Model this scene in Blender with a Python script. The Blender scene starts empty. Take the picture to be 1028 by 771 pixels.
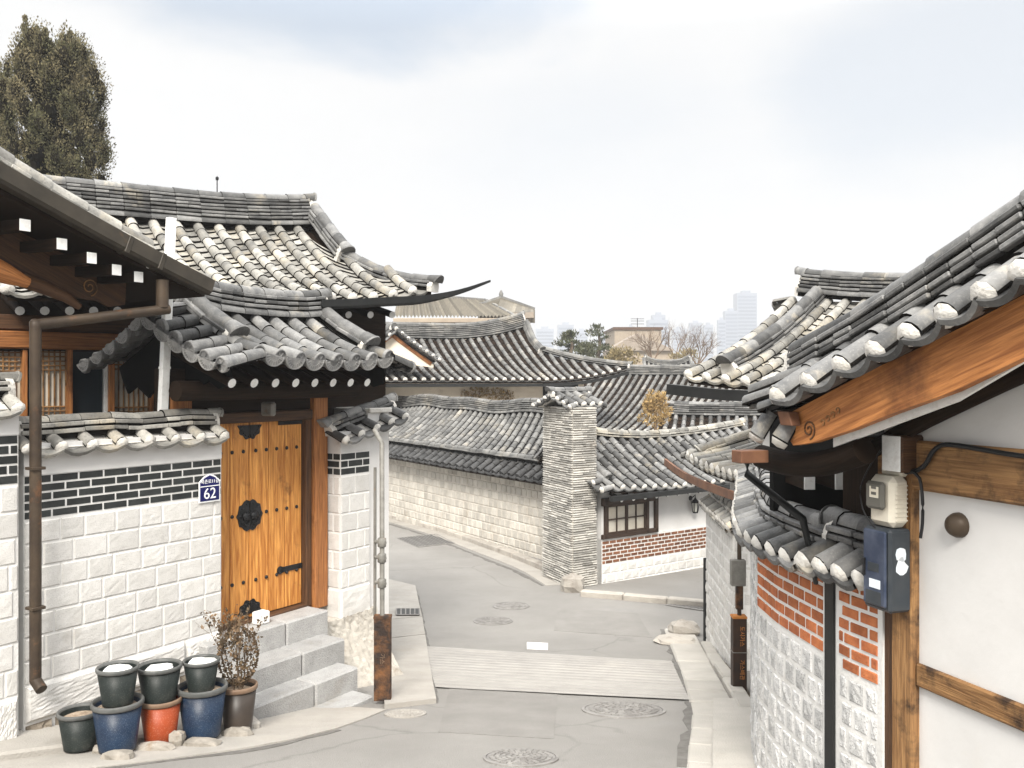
import bpy, math, random
from mathutils import Vector as V
import numpy as np
random.seed(7)
SC = bpy.context.scene
COL = SC.collection

# ------------------------------------------------------------------ camera, world, sun, exposure
cam_d = bpy.data.cameras.new('camera'); cam = bpy.data.objects.new('camera', cam_d); COL.objects.link(cam)
cam.location = (0, 0, 0); cam.rotation_euler = (math.radians(90), 0, 0)
cam_d.sensor_width = 36; cam_d.lens = 31.52; cam_d.shift_y = -0.0053
cam_d.clip_start = 0.05; cam_d.clip_end = 9000
SC.camera = cam

SUN_EL, SUN_AZ = 43.0, 184.0       # azimuth clockwise from +Y (north); behind the camera, a little to the left
world = bpy.data.worlds.new('World'); SC.world = world; world.use_nodes = True
def build_world():
    nt = world.node_tree; nt.nodes.clear(); N = nt.nodes.new; L = nt.links.new
    out = N('ShaderNodeOutputWorld'); bg = N('ShaderNodeBackground'); bg.inputs['Strength'].default_value = 0.1
    sky = N('ShaderNodeTexSky'); sky.sky_type = 'NISHITA'; sky.sun_disc = False
    sky.sun_elevation = math.radians(SUN_EL); sky.sun_rotation = math.radians(SUN_AZ)
    sky.air_density = 1.0; sky.dust_density = 2.0; sky.ozone_density = 1.0
    tc = N('ShaderNodeTexCoord'); mp = N('ShaderNodeMapping'); mp.inputs['Scale'].default_value = (1.2, 1.2, 3.4)
    mp.inputs['Location'].default_value = (0.35, 0.2, 0.12)
    L(tc.outputs['Generated'], mp.inputs['Vector'])
    nz = N('ShaderNodeTexNoise'); nz.inputs['Scale'].default_value = 1.7; nz.inputs['Detail'].default_value = 7; nz.inputs['Roughness'].default_value = 0.52
    nz.inputs['Distortion'].default_value = 0.25
    L(mp.outputs[0], nz.inputs['Vector'])
    # the cover thins in two places, with ragged edges
    sep = N('ShaderNodeSeparateXYZ'); L(tc.outputs['Generated'], sep.inputs[0])
    def gap(c, sc_, r0, r1):
        su = N('ShaderNodeVectorMath'); su.operation = 'SUBTRACT'; su.inputs[1].default_value = V(c).normalized(); L(tc.outputs['Generated'], su.inputs[0])
        ml = N('ShaderNodeVectorMath'); ml.operation = 'MULTIPLY'; ml.inputs[1].default_value = sc_; L(su.outputs[0], ml.inputs[0])
        ln = N('ShaderNodeVectorMath'); ln.operation = 'LENGTH'; L(ml.outputs[0], ln.inputs[0])
        a1 = N('ShaderNodeMath'); a1.operation = 'MULTIPLY_ADD'; a1.inputs[1].default_value = 2.3; L(nz.outputs['Fac'], a1.inputs[0]); L(ln.outputs['Value'], a1.inputs[2])
        m_ = N('ShaderNodeMapRange'); m_.interpolation_type = 'SMOOTHSTEP'; m_.inputs[1].default_value = r0; m_.inputs[2].default_value = r1; m_.inputs[3].default_value = 0; m_.inputs[4].default_value = 1
        L(a1.outputs[0], m_.inputs[0]); return m_.outputs[0]
    g1 = gap((-.20, 1, .47), (2.3, .5, 7.5), 1.55, 2.15); g2 = gap((.50, 1, .36), (4.6, 1, 9), 1.4, 2.2); g3 = gap((.06, 1, .27), (4, 1, 12), 1.1, 2.4)
    g2m = N('ShaderNodeMath'); g2m.operation = 'MULTIPLY_ADD'; g2m.inputs[1].default_value = .55; g2m.inputs[2].default_value = .45; L(g2, g2m.inputs[0])
    mn = N('ShaderNodeMath'); mn.operation = 'MINIMUM'; L(g1, mn.inputs[0]); L(g2m.outputs[0], mn.inputs[1])
    mn2 = N('ShaderNodeMath'); mn2.operation = 'MULTIPLY_ADD'; mn2.inputs[1].default_value = .3; mn2.inputs[2].default_value = .7; L(g3, mn2.inputs[0])
    mn3 = N('ShaderNodeMath'); mn3.operation = 'MINIMUM'; L(mn.outputs[0], mn3.inputs[0]); L(mn2.outputs[0], mn3.inputs[1])
    ra = N('ShaderNodeMapRange'); ra.inputs[3].default_value = .12; ra.inputs[4].default_value = 1.0; L(mn3.outputs[0], ra.inputs[0])
    # cloud brightness varies a little of its own
    nz2 = N('ShaderNodeTexNoise'); nz2.inputs['Scale'].default_value = 2.6; nz2.inputs['Detail'].default_value = 5
    L(mp.outputs[0], nz2.inputs['Vector'])
    cr = N('ShaderNodeMix'); cr.data_type = 'RGBA'; cr.inputs[6].default_value = (3.75, 3.78, 3.83, 1); cr.inputs[7].default_value = (4.3, 4.29, 4.25, 1)
    L(nz2.outputs['Fac'], cr.inputs[0])
    mx = N('ShaderNodeMix'); mx.data_type = 'RGBA'
    tint = N('ShaderNodeMix'); tint.data_type = 'RGBA'; tint.inputs[0].default_value = .72; L(sky.outputs[0], tint.inputs[6]); tint.inputs[7].default_value = (2.2, 2.5, 2.8, 1)   # thin veil over the blue
    L(ra.outputs[0], mx.inputs[0]); L(tint.outputs[2], mx.inputs[6]); L(cr.outputs[2], mx.inputs[7])
    # an overcast dome is brightest overhead
    zr = N('ShaderNodeMapRange'); zr.inputs[1].default_value = .36; zr.inputs[2].default_value = .85; zr.inputs[3].default_value = 1.0; zr.inputs[4].default_value = 3.6
    L(sep.outputs['Z'], zr.inputs[0])
    sc = N('ShaderNodeVectorMath'); sc.operation = 'SCALE'; L(mx.outputs[2], sc.inputs[0]); L(zr.outputs[0], sc.inputs['Scale'])
    L(sc.outputs[0], bg.inputs['Color']); L(bg.outputs[0], out.inputs['Surface'])
build_world()
sun_d = bpy.data.lights.new('sun', 'SUN'); sun = bpy.data.objects.new('sun', sun_d); COL.objects.link(sun)
sun_d.energy = 2.6; sun_d.angle = math.radians(20); sun_d.color = (1.0, 0.95, 0.87)
_a, _e = math.radians(SUN_AZ), math.radians(SUN_EL)
sun.rotation_euler = V((math.sin(_a)*math.cos(_e), math.cos(_a)*math.cos(_e), math.sin(_e))).to_track_quat('Z', 'Y').to_euler()
SC.view_settings.view_transform = 'Standard'; SC.view_settings.look = 'None'
SC.view_settings.exposure = 1.25; SC.view_settings.gamma = 1.0; SC.view_settings.use_curve_mapping = False
SC.cycles.max_bounces = 8; SC.cycles.diffuse_bounces = 4; SC.cycles.volume_bounces = 1
SC.cycles.use_denoising = True

# ------------------------------------------------------------------ measuring helpers (photo 1028x771, 900 px focal length, eye at the origin)
F = 900.0; CX = 514.0; HZ = 380.0
def W(px, py, Y): return V(((px-CX)/F*Y, Y, (HZ-py)/F*Y))
def zat(py, Y): return (HZ-py)/F*Y
_DT = [(-8,.3),(0,1.7),(6,2.78),(8,3.14),(10,3.48),(12,3.76),(14,3.98),(16,4.1),(18,4.17),(20,4.21),(24,4.27),(28,4.36),(34,4.5),(45,5.0),(60,6.5),(90,10),(200,22),(500,34),(6000,40)]
_dx = [a for a, b in _DT]; _dy = [b for a, b in _DT]
def D(y): return float(np.interp(y, _dx, _dy))
def G(px, py, up=0.0):
    k = (py-HZ)/F; y = 12.0; lo, hi = 2.0, 60.0
    for _ in range(50):
        m = (lo+hi)/2
        if k*m > D(m)-up: hi = m
        else: lo = m
    y = (lo+hi)/2
    return V(((px-CX)/F*y, y, -D(y)+up))
class Fr:
    """a plan frame: t along d, o along n (outwards), z up"""
    def __init__(s, p, d, n=None, flip=False):
        s.p = V((p[0], p[1], 0)); s.d = V((d[0], d[1], 0)).normalized()
        s.n = V((s.d.y, -s.d.x, 0)) if not flip else V((-s.d.y, s.d.x, 0))
    def P(s, t, o=0.0, z=0.0): return s.p + s.d*t + s.n*o + V((0, 0, z))
    def t(s, px, o=0.0):
        q = s.p + s.n*o; k = (px-CX)/F
        return (k*q.y-q.x)/(s.d.x-k*s.d.y)
    def pp(s, px, py, o=0.0):
        q = s.P(s.t(px, o), o); q.z = zat(py, q.y); return q

def lerp(a, b, u): return a + (b-a)*u
def chain(pts, u):
    """point at fraction u of a polyline (by index)"""
    x = u*(len(pts)-1); i = min(int(x), len(pts)-2); return lerp(pts[i], pts[i+1], x-i)
def catmull(pts, step):
    P_ = [pts[0]*2-pts[1]] + list(pts) + [pts[-1]*2-pts[-2]]; out = []
    for i in range(1, len(P_)-2):
        a, b, c, d = P_[i-1:i+3]; n = max(1, int(round((c-b).length/step)))
        for k in range(n):
            t = k/n
            out.append(0.5*((2*b)+(c-a)*t+(2*a-5*b+4*c-d)*t*t+(3*b-a-3*c+d)*t**3))
    out.append(pts[-1].copy()); return out
def resample(pts, step):
    L = [0]
    for a, b in zip(pts, pts[1:]): L.append(L[-1]+(b-a).length)
    n = max(1, int(round(L[-1]/step))); out = []
    j = 0
    for k in range(n+1):
        s = L[-1]*k/n
        while j < len(L)-2 and L[j+1] < s: j += 1
        u = (s-L[j])/max(1e-9, L[j+1]-L[j]); out.append(lerp(pts[j], pts[j+1], min(1, max(0, u))))
    return out

# ------------------------------------------------------------------ mesh builder
class MB:
    def __init__(s): s.v = []; s.f = []; s.m = []; s.r = []; s.s = []; s.uv = []
    def vert(s, p): s.v.append((p[0], p[1], p[2])); return len(s.v)-1
    def face(s, idx, m=0, r=None, smooth=False, uv=None):
        s.f.append(tuple(idx)); s.m.append(m); s.r.append(random.random() if r is None else r); s.s.append(smooth)
        s.uv.append(uv if uv else [(0, 0)]*len(idx))
    def poly(s, pts, m=0, r=None, smooth=False, uv=None):
        s.face([s.vert(p) for p in pts], m, r, smooth, uv)
    def box(s, c, ax, h, bev=0.0, m=0, r=None):
        """box with centre c, unit axes ax, half sizes h and a chamfer"""
        r = random.random() if r is None else r
        lng = max(range(3), key=lambda i: h[i]); o1 = (lng+1) % 3; o2 = (lng+2) % 3
        du, dv = random.random()*20, random.random()*20
        def uvof(q): return (q[lng]+du, q[o1]+q[o2]+dv)
        def pt(q): return c + ax[0]*q[0] + ax[1]*q[1] + ax[2]*q[2]
        def fc(qs): s.face([s.vert(pt(q)) for q in qs], m, r, False, [uvof(q) for q in qs])
        b = min(bev, min(h)*0.9)
        X, Y, Z = h; x, y, z = X-b, Y-b, Z-b
        for g in (1, -1):
            fc([(g*X, a*y, c_*z) for a, c_ in ((-1, -1), (1, -1), (1, 1), (-1, 1))][::g])
            fc([(a*x, g*Y, c_*z) for a, c_ in ((1, -1), (-1, -1), (-1, 1), (1, 1))][::g])
            fc([(a*x, c_*y, g*Z) for a, c_ in ((-1, -1), (1, -1), (1, 1), (-1, 1))][::g])
        if b > 0:
            for g in (1, -1):
                for k in (1, -1):
                    w = g*k
                    fc([(g*X, k*y, -z), (g*x, k*Y, -z), (g*x, k*Y, z), (g*X, k*y, z)][::w])
                    fc([(-x, g*Y, k*z), (-x, g*y, k*Z), (x, g*y, k*Z), (x, g*Y, k*z)][::w])
                    fc([(g*x, -y, k*Z), (g*X, -y, k*z), (g*X, y, k*z), (g*x, y, k*Z)][::w])
                    for j in (1, -1):
                        fc([(g*X, k*y, j*z), (g*x, k*Y, j*z), (g*x, k*y, j*Z)][::g*k*j])
    def abox(s, lo, hi, bev=0.0, m=0, r=None):
        lo, hi = V(lo), V(hi)
        s.box((lo+hi)/2, (V((1, 0, 0)), V((0, 1, 0)), V((0, 0, 1))), list((hi-lo)/2), bev, m, r)
    def fbox(s, fr, t0, t1, o0, o1, z0, z1, bev=0.0, m=0, r=None):
        s.box(fr.P((t0+t1)/2, (o0+o1)/2, (z0+z1)/2), (fr.d, fr.n, V((0, 0, 1))), (abs(t1-t0)/2, abs(o1-o0)/2, abs(z1-z0)/2), bev, m, r)
    def beam(s, a, b, w, h, bev=0.01, m=0, r=None, up=V((0, 0, 1))):
        d = (b-a).normalized(); side = d.cross(up).normalized(); u = side.cross(d)
        s.box((a+b)/2, (d, side, u), ((b-a).length/2, w/2, h/2), bev, m, r)
    def sweep(s, pts, prof, m=0, closed=True, caps=True, r=None, smooth=False, up=V((0, 0, 1)), capm=None, scale=None):
        """profile (side, up) swept along pts"""
        n = len(pts); rings = []; r0 = random.random() if r is None else r; L = 0
        per = [0]
        for a, b in zip(prof, prof[1:]+prof[:1]): per.append(per[-1]+math.hypot(b[0]-a[0], b[1]-a[1]))
        ls = []
        for i, p in enumerate(pts):
            d = (pts[min(i+1, n-1)]-pts[max(i-1, 0)]).normalized()
            side = d.cross(up)
            side = side.normalized() if side.length > 1e-4 else V((1, 0, 0))
            u = side.cross(d); k = scale[i] if scale else 1
            rings.append([s.vert(p+side*a*k+u*b*k) for a, b in prof])
            if i: L += (p-pts[i-1]).length
            ls.append(L)
        K = len(prof); rng = range(K) if closed else range(K-1)
        for i in range(n-1):
            for j in rng:
                j2 = (j+1) % K
                s.face((rings[i][j], rings[i][j2], rings[i+1][j2], rings[i+1][j]), m, r0, smooth,
                       [(ls[i], per[j]), (ls[i], per[j+1]), (ls[i+1], per[j+1]), (ls[i+1], per[j])])
        if caps and closed:
            cm = m if capm is None else capm
            s.face([s.vert(s.v[i]) for i in rings[0]][::-1], cm, r0); s.face([s.vert(s.v[i]) for i in rings[-1]], cm, r0)
    def tube(s, pts, rad, m=0, seg=10, caps=True, r=None, capm=None, scale=None):
        up = V((0, 0, 1))
        if all(abs((b-a).normalized().z) > .95 for a, b in zip(pts, pts[1:])): up = V((0, 1, 0))
        s.sweep(pts, [(rad*math.cos(2*math.pi*k/seg), rad*math.sin(2*math.pi*k/seg)) for k in range(seg)], m, True, caps, r, True, up, capm, scale)
    def lathe(s, c, prof, m=0, seg=24, r=None, smooth=True, ax=V((0, 0, 1)), jit=0):
        """profile of (radius, height, [material]) turned about ax at c"""
        ref = V((1, 0, 0)) if abs(ax.x) < .9 else V((0, 1, 0))
        a = ax.cross(ref).normalized(); b = ax.cross(a); r = random.random() if r is None else r; rings = []
        for q in prof:
            rings.append([s.vert(c+ax*q[1]+(a*math.cos(2*math.pi*k/seg)+b*math.sin(2*math.pi*k/seg))*(q[0]*(1+random.uniform(-jit, jit)))) for k in range(seg)])
        for i in range(len(prof)-1):
            mm = prof[i+1][2] if len(prof[i+1]) > 2 else m
            for k in range(seg):
                k2 = (k+1) % seg
                s.face((rings[i][k], rings[i][k2], rings[i+1][k2], rings[i+1][k]), mm, r, smooth)
    def plate(s, pts, thick, m=0, r=None):
        """flat outline pts (3D, planar) given real thickness along its normal (both sides)"""
        nrm = V((0, 0, 0))
        for a, b in zip(pts, pts[1:]+pts[:1]): nrm += a.cross(b)
        nrm.normalize(); f = [p+nrm*thick/2 for p in pts]; k = [p-nrm*thick/2 for p in pts]
        r = random.random() if r is None else r
        d = (pts[1]-pts[0]).normalized(); e = nrm.cross(d)
        s.poly(f, m, r, uv=[(p.dot(d), p.dot(e)) for p in f]); s.poly(k[::-1], m, r, uv=[(p.dot(d), p.dot(e)) for p in k[::-1]])
        for i in range(len(pts)):
            j = (i+1) % len(pts); s.poly([f[i], k[i], k[j], f[j]], m, r, uv=[(p.dot(d), p.dot(e)) for p in (f[i], k[i], k[j], f[j])])
    def build(s, name, mats, parent=None, kind=None):
        off = V((0, 0, 0))
        q = parent
        while q: off += q.location; q = q.parent
        me = bpy.data.meshes.new(name)
        va = np.array(s.v, dtype=np.float64).reshape(-1, 3) - np.array(off)
        me.from_pydata(va.tolist(), [], s.f)
        mats = list(mats) if isinstance(mats, (list, tuple)) else [mats]
        if 9 in s.m:      # slot 9 is the near-black that paints shade into tile gaps
            s.m = [len(mats) if q == 9 else q for q in s.m]; mats.append('gap')
        for m in mats: me.materials.append(M[m])
        me.polygons.foreach_set('material_index', s.m); me.polygons.foreach_set('use_smooth', s.s)
        at = me.attributes.new('rnd', 'FLOAT', 'FACE'); at.data.foreach_set('value', s.r)
        ul = me.uv_layers.new(name='UVMap'); ul.data.foreach_set('uv', [c for f in s.uv for p in f for c in p])
        me.update()
        o = bpy.data.objects.new(name, me); COL.objects.link(o)
        if parent: o.parent = parent
        if kind: o['kind'] = kind
        return o
def thing(name, loc, label, cat, group=None):
    o = bpy.data.objects.new(name, None); COL.objects.link(o); o.location = loc; o.empty_display_size = .2
    return tag(o, label, cat, group)
def tag(o, label, cat, group=None):
    o['label'] = label; o['category'] = cat
    if group: o['group'] = group
    return o
def copy_tree(o, parent=None):
    c = o.copy(); COL.objects.link(c)
    if parent: c.parent = parent
    for ch in list(o.children): copy_tree(ch, c)
    return c

# ------------------------------------------------------------------ materials
M = {}
def mat(name, c1, c2=None, rough=.8, var=.2, ns=6, nd=6, fac=(.35, .65), bump=0, bs=40, metal=0, speck=None, wood=False, stain=None, uvs=None, coat=0, spec=.3):
    m = bpy.data.materials.new(name); m.use_nodes = True; nt = m.node_tree; N = nt.nodes.new; L = nt.links.new
    b = nt.nodes['Principled BSDF']; b.inputs['Roughness'].default_value = rough; b.inputs['Metallic'].default_value = metal; b.inputs['Specular IOR Level'].default_value = spec
    if coat: b.inputs['Coat Weight'].default_value = coat
    tc = N('ShaderNodeTexCoord'); co = tc.outputs['Object']
    if wood:
        mp = N('ShaderNodeMapping'); mp.inputs['Scale'].default_value = uvs or (1.2, 22, 1); L(tc.outputs['UV'], mp.inputs['Vector']); co2 = mp.outputs[0]
    else: co2 = co
    nz = N('ShaderNodeTexNoise'); nz.inputs['Scale'].default_value = ns if not wood else 2.2; nz.inputs['Detail'].default_value = nd; nz.inputs['Roughness'].default_value = .6
    if wood: nz.inputs['Distortion'].default_value = .6
    L(co2, nz.inputs['Vector'])
    mr = N('ShaderNodeMapRange'); mr.inputs[1].default_value = fac[0]; mr.inputs[2].default_value = fac[1]; L(nz.outputs['Fac'], mr.inputs[0])
    mx = N('ShaderNodeMix'); mx.data_type = 'RGBA'; mx.inputs[6].default_value = (*c1, 1); mx.inputs[7].default_value = (*(c2 or c1), 1); L(mr.outputs[0], mx.inputs[0])
    col = mx.outputs[2]
    if stain:   # (colour, scale, low, high): blotches with a shape of their own
        n2 = N('ShaderNodeTexNoise'); n2.inputs['Scale'].default_value = stain[1]; n2.inputs['Detail'].default_value = 8; n2.inputs['Roughness'].default_value = .65; L(co, n2.inputs['Vector'])
        m2 = N('ShaderNodeMapRange'); m2.inputs[1].default_value = stain[2]; m2.inputs[2].default_value = stain[3]; L(n2.outputs['Fac'], m2.inputs[0])
        x2 = N('ShaderNodeMix'); x2.data_type = 'RGBA'; x2.inputs[7].default_value = (*stain[0], 1); L(m2.outputs[0], x2.inputs[0]); L(col, x2.inputs[6]); col = x2.outputs[2]
    if speck:   # (colour, scale, amount)
        n3 = N('ShaderNodeTexNoise'); n3.inputs['Scale'].default_value = speck[1]; n3.inputs['Detail'].default_value = 2; L(co, n3.inputs['Vector'])
        m3 = N('ShaderNodeMapRange'); m3.inputs[1].default_value = .56; m3.inputs[2].default_value = .66; m3.inputs[4].default_value = speck[2]; L(n3.outputs['Fac'], m3.inputs[0])
        x3 = N('ShaderNodeMix'); x3.data_type = 'RGBA'; x3.inputs[7].default_value = (*speck[0], 1); L(m3.outputs[0], x3.inputs[0]); L(col, x3.inputs[6]); col = x3.outputs[2]
    if var:
        at = N('ShaderNodeAttribute'); at.attribute_name = 'rnd'
        mv = N('ShaderNodeMapRange'); mv.inputs[3].default_value = 1-var; mv.inputs[4].default_value = 1+var; L(at.outputs['Fac'], mv.inputs[0])
        mm = N('ShaderNodeMix'); mm.data_type = 'RGBA'; mm.blend_type = 'MULTIPLY'; mm.inputs[0].default_value = 1
        L(col, mm.inputs[6]); L(mv.outputs[0], mm.inputs[7]); col = mm.outputs[2]
    L(col, b.inputs['Base Color'])
    if bump:
        nb = N('ShaderNodeTexNoise'); nb.inputs['Scale'].default_value = bs if not wood else 6; nb.inputs['Detail'].default_value = 5
        L(co2, nb.inputs['Vector'])
        bp = N('ShaderNodeBump'); bp.inputs['Strength'].default_value = bump; bp.inputs['Distance'].default_value = .02
        L(nb.outputs['Fac'], bp.inputs['Height']); L(bp.outputs[0], b.inputs['Normal'])
    M[name] = m; return m
mat('tile', (.072, .073, .074), (.175, .172, .165), .55, .6, 7, 8, (.3, .7), .3, 30, stain=((.36, .32, .25), 2.3, .58, .76), speck=((.3, .29, .27), 70, .2))
mat('gap', (.010, .009, .008), None, .95, 0, spec=.05)  # painted shade for tile edges, risers, ends and ridge cores
mat('tile_far', (.10, .10, .098), (.20, .196, .185), .7, .3, 3, 5, stain=((.34, .31, .26), 1.2, .55, .75))
mat('tile_pale', (.15, .146, .135), (.36, .345, .31), .65, .45, 5, 8, (.3, .7), .3, 30, stain=((.44, .38, .28), 2.0, .52, .74), speck=((.07, .07, .07), 50, .35))
mat('tile_dark', (.03, .03, .031), (.07, .07, .07), .65, .3, 5, 6, bump=.2)
mat('mortar', (.64, .62, .58), (.50, .47, .42), .9, .06, 9, 8, (.4, .75), .5, 60, stain=((.35, .32, .28), 5, .62, .78))
mat('plaster', (.645, .635, .62), (.58, .57, .555), .9, .0, 1.6, 8, (.4, .7), .08, 25, stain=((.58, .55, .50), 1.7, .60, .86))
mat('plaster_cream', (.78, .70, .58), (.70, .62, .51), .9, .05, 2, 6, stain=((.38, .32, .25), 1.5, .6, .8))
mat('grout', (.70, .69, .67), (.64, .63, .605), .9, .0, 5, 6, bump=.25, stain=((.5, .46, .41), 2.2, .6, .8))
mat('granite', (.63, .615, .59), (.56, .545, .515), .85, .08, 8, 9, (.35, .7), .22, 90, speck=((.34, .33, .32), 110, .4), stain=((.42, .39, .345), 2.2, .58, .80))
mat('granite_grey', (.44, .44, .435), (.62, .615, .60), .85, .2, 14, 9, (.35, .65), .3, 90, speck=((.12, .12, .12), 105, .7))
mat('granite_step', (.40, .395, .385), (.31, .305, .295), .85, .12, 6, 9, (.35, .7), .5, 70, speck=((.16, .16, .17), 130, .7), stain=((.28, .26, .23), 2.6, .58, .78))
mat('rubble', (.20, .17, .135), (.12, .10, .075), .9, .2, 5, 9, (.35, .65), 1.0, 16, stain=((.12, .10, .08), 3.2, .5, .68))
mat('rough_plaster', (.46, .43, .38), (.34, .31, .27), .95, .0, 4, 9, (.4, .7), 1.0, 14, stain=((.24, .20, .16), 2.6, .56, .68))
mat('stone_mid', (.56, .53, .475), (.47, .44, .39), .9, .16, 5, 7, bump=.5, bs=30, stain=((.36, .31, .25), 1.6, .58, .8))
mat('grout_mid', (.60, .555, .49), (.50, .46, .40), .9, 0, 3, 6)
mat('brick_brown', (.20, .085, .042), (.12, .05, .028), .85, .3, 12, 6, bump=.4)
mat('brick_red', (.47, .16, .06), (.33, .10, .04), .85, .25, 12, 6, bump=.4)
mat('brick_black', (.018, .02, .02), (.03, .033, .032), .6, .25, 9, 4, bump=.2)
mat('slate', (.36, .345, .315), (.50, .48, .44), .85, .4, 6, 7, bump=.5, bs=25, stain=((.22, .19, .16), 2, .58, .75))
mat('asphalt', (.222, .212, .197), (.268, .256, .238), .9, 0, .9, 9, (.35, .68), .6, 120, speck=((.16, .155, .15), 150, .5), stain=((.235, .227, .215), 1.3, .60, .72))
def road_cracks():
    m = M['asphalt']; nt = m.node_tree; N = nt.nodes.new; L = nt.links.new; b = nt.nodes['Principled BSDF']; src = b.inputs['Base Color'].links[0].from_socket
    tc = N('ShaderNodeTexCoord'); n1 = N('ShaderNodeTexNoise'); n1.inputs['Scale'].default_value = 1.3; n1.inputs['Detail'].default_value = 5; L(tc.outputs['Object'], n1.inputs['Vector'])
    mxv = N('ShaderNodeMix'); mxv.data_type = 'VECTOR'; mxv.inputs[0].default_value = .35; L(tc.outputs['Object'], mxv.inputs[4]); L(n1.outputs['Color'], mxv.inputs[5])
    vo = N('ShaderNodeTexVoronoi'); vo.feature = 'DISTANCE_TO_EDGE'; vo.inputs['Scale'].default_value = .62; L(mxv.outputs[1], vo.inputs['Vector'])
    r1 = N('ShaderNodeMapRange'); r1.inputs[1].default_value = .0; r1.inputs[2].default_value = .012; r1.inputs[3].default_value = .32; r1.inputs[4].default_value = 0; L(vo.outputs['Distance'], r1.inputs[0])
    n2 = N('ShaderNodeTexNoise'); n2.inputs['Scale'].default_value = .45; n2.inputs['Detail'].default_value = 3; L(tc.outputs['Object'], n2.inputs['Vector'])
    r2 = N('ShaderNodeMapRange'); r2.inputs[1].default_value = .48; r2.inputs[2].default_value = .58; L(n2.outputs['Fac'], r2.inputs[0])
    mu = N('ShaderNodeMath'); mu.operation = 'MULTIPLY'; L(r1.outputs[0], mu.inputs[0]); L(r2.outputs[0], mu.inputs[1])
    x = N('ShaderNodeMix'); x.data_type = 'RGBA'; x.inputs[7].default_value = (.09, .085, .08, 1); L(mu.outputs[0], x.inputs[0]); L(src, x.inputs[6])
    # oil spots
    n3 = N('ShaderNodeTexNoise'); n3.inputs['Scale'].default_value = 3.4; n3.inputs['Detail'].default_value = 9; n3.inputs['Roughness'].default_value = .7; L(tc.outputs['Object'], n3.inputs['Vector'])
    r3 = N('ShaderNodeMapRange'); r3.inputs[1].default_value = .62; r3.inputs[2].default_value = .78; r3.inputs[4].default_value = .6; L(n3.outputs['Fac'], r3.inputs[0])
    y = N('ShaderNodeMix'); y.data_type = 'RGBA'; y.inputs[7].default_value = (.13, .125, .117, 1); L(r3.outputs[0], y.inputs[0]); L(x.outputs[2], y.inputs[6])
    L(y.outputs[2], b.inputs['Base Color'])
road_cracks()
mat('asphalt_patch', (.208, .198, .184), (.255, .243, .226), .9, 0, 2, 9, (.35, .68), .6, 120, speck=((.13, .125, .12), 150, .5))
mat('concrete', (.375, .352, .318), (.30, .282, .255), .9, .1, 2.5, 8, (.35, .7), .4, 60, stain=((.33, .30, .26), 1.4, .58, .78))
mat('concrete_lightened', (.45, .425, .385), (.375, .355, .32), .9, .1, 2.5, 8, (.35, .7), .4, 60, stain=((.33, .30, .26), 1.4, .58, .78))  # concrete copy lightened to offset the shade on the right roadside
mat('concrete_rib', (.32, .305, .283), (.265, .252, .235), .9, .12, 3, 8, (.35, .7), .4, 60, stain=((.35, .33, .3), 1.1, .56, .75))
mat('kerbstone', (.42, .39, .345), (.33, .30, .265), .9, .15, 4, 8, (.35, .7), .6, 40, stain=((.22, .19, .16), 2, .56, .74))
mat('dirt', (.20, .17, .13), (.11, .09, .07), .95, .1, 6, 9, bump=1, bs=30)
mat('wood_door', (.78, .37, .095), (.38, .135, .025), .5, .3, 1, 8, (.34, .62), .25, wood=True, stain=((.13, .05, .018), 2.4, .58, .74), uvs=(.9, 14, 1))
mat('wood_orange', (.47, .195, .062), (.21, .075, .023), .55, .22, 1, 8, (.35, .66), .25, wood=True, stain=((.08, .03, .012), 1.8, .53, .72))
mat('wood_pale', (.40, .22, .09), (.16, .075, .028), .7, .2, 1, 8, (.35, .66), .45, wood=True, stain=((.045, .025, .014), 5.0, .50, .66))
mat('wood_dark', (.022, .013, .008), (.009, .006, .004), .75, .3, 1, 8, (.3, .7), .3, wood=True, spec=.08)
mat('wood_brown', (.11, .052, .022), (.035, .017, .009), .6, .3, 1, 8, (.3, .7), .3, wood=True)
mat('wood_window', (.06, .035, .022), (.03, .018, .012), .6, .2, 1, 6, wood=True)
mat('paper', (.62, .58, .50), (.52, .47, .39), .9, .1, 4)
mat('white_paint', (.80, .80, .78), (.62, .60, .57), .7, .08, 18, 6, (.5, .8), .2, 40)
mat('iron', (.016, .017, .018), (.03, .03, .032), .45, .2, 12, metal=.5, bump=.3)
mat('gutter', (.034, .029, .022), (.055, .046, .035), .5, .1, 5, metal=.2, stain=((.13, .075, .035), 4, .62, .75))
mat('gutter_black', (.010, .011, .011), (.018, .018, .018), .5, .1, 5)
mat('pipe_brown', (.07, .05, .033), (.038, .027, .019), .5, .1, 4, metal=.2, stain=((.20, .09, .04), 3, .6, .75))
mat('pipe_grey', (.22, .21, .19), (.13, .125, .11), .5, .1, 8, stain=((.20, .11, .05), 5, .6, .72))
mat('rust', (.17, .075, .028), (.025, .016, .012), .7, .1, 5, 8, (.36, .56), .5, 30)
mat('guard', (.028, .018, .013), (.06, .03, .016), .55, .05, 5, 7, (.4, .7))
mat('orange_paint', (.50, .19, .04), None, .6, 0)
mat('enamel_blue', (.008, .010, .085), None, .3, 0)
mat('enamel_white', (.85, .85, .85), None, .35, 0)
mat('meter_cream', (.66, .62, .52), (.56, .51, .42), .5, .04, 8, stain=((.35, .3, .22), 5, .64, .8))
mat('meter_dark', (.12, .115, .10), None, .25, .1)
mat('box_blue', (.03, .042, .075), (.075, .09, .13), .4, .1, 7, 8, (.4, .65), stain=((.22, .24, .30), 7, .60, .74))
mat('box_side', (.03, .037, .045), (.05, .055, .06), .45, .1, 7)
mat('sticker', (.62, .70, .78), (.72, .74, .76), .5, .1, 20)
mat('cable', (.012, .012, .013), None, .45, .1)
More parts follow.
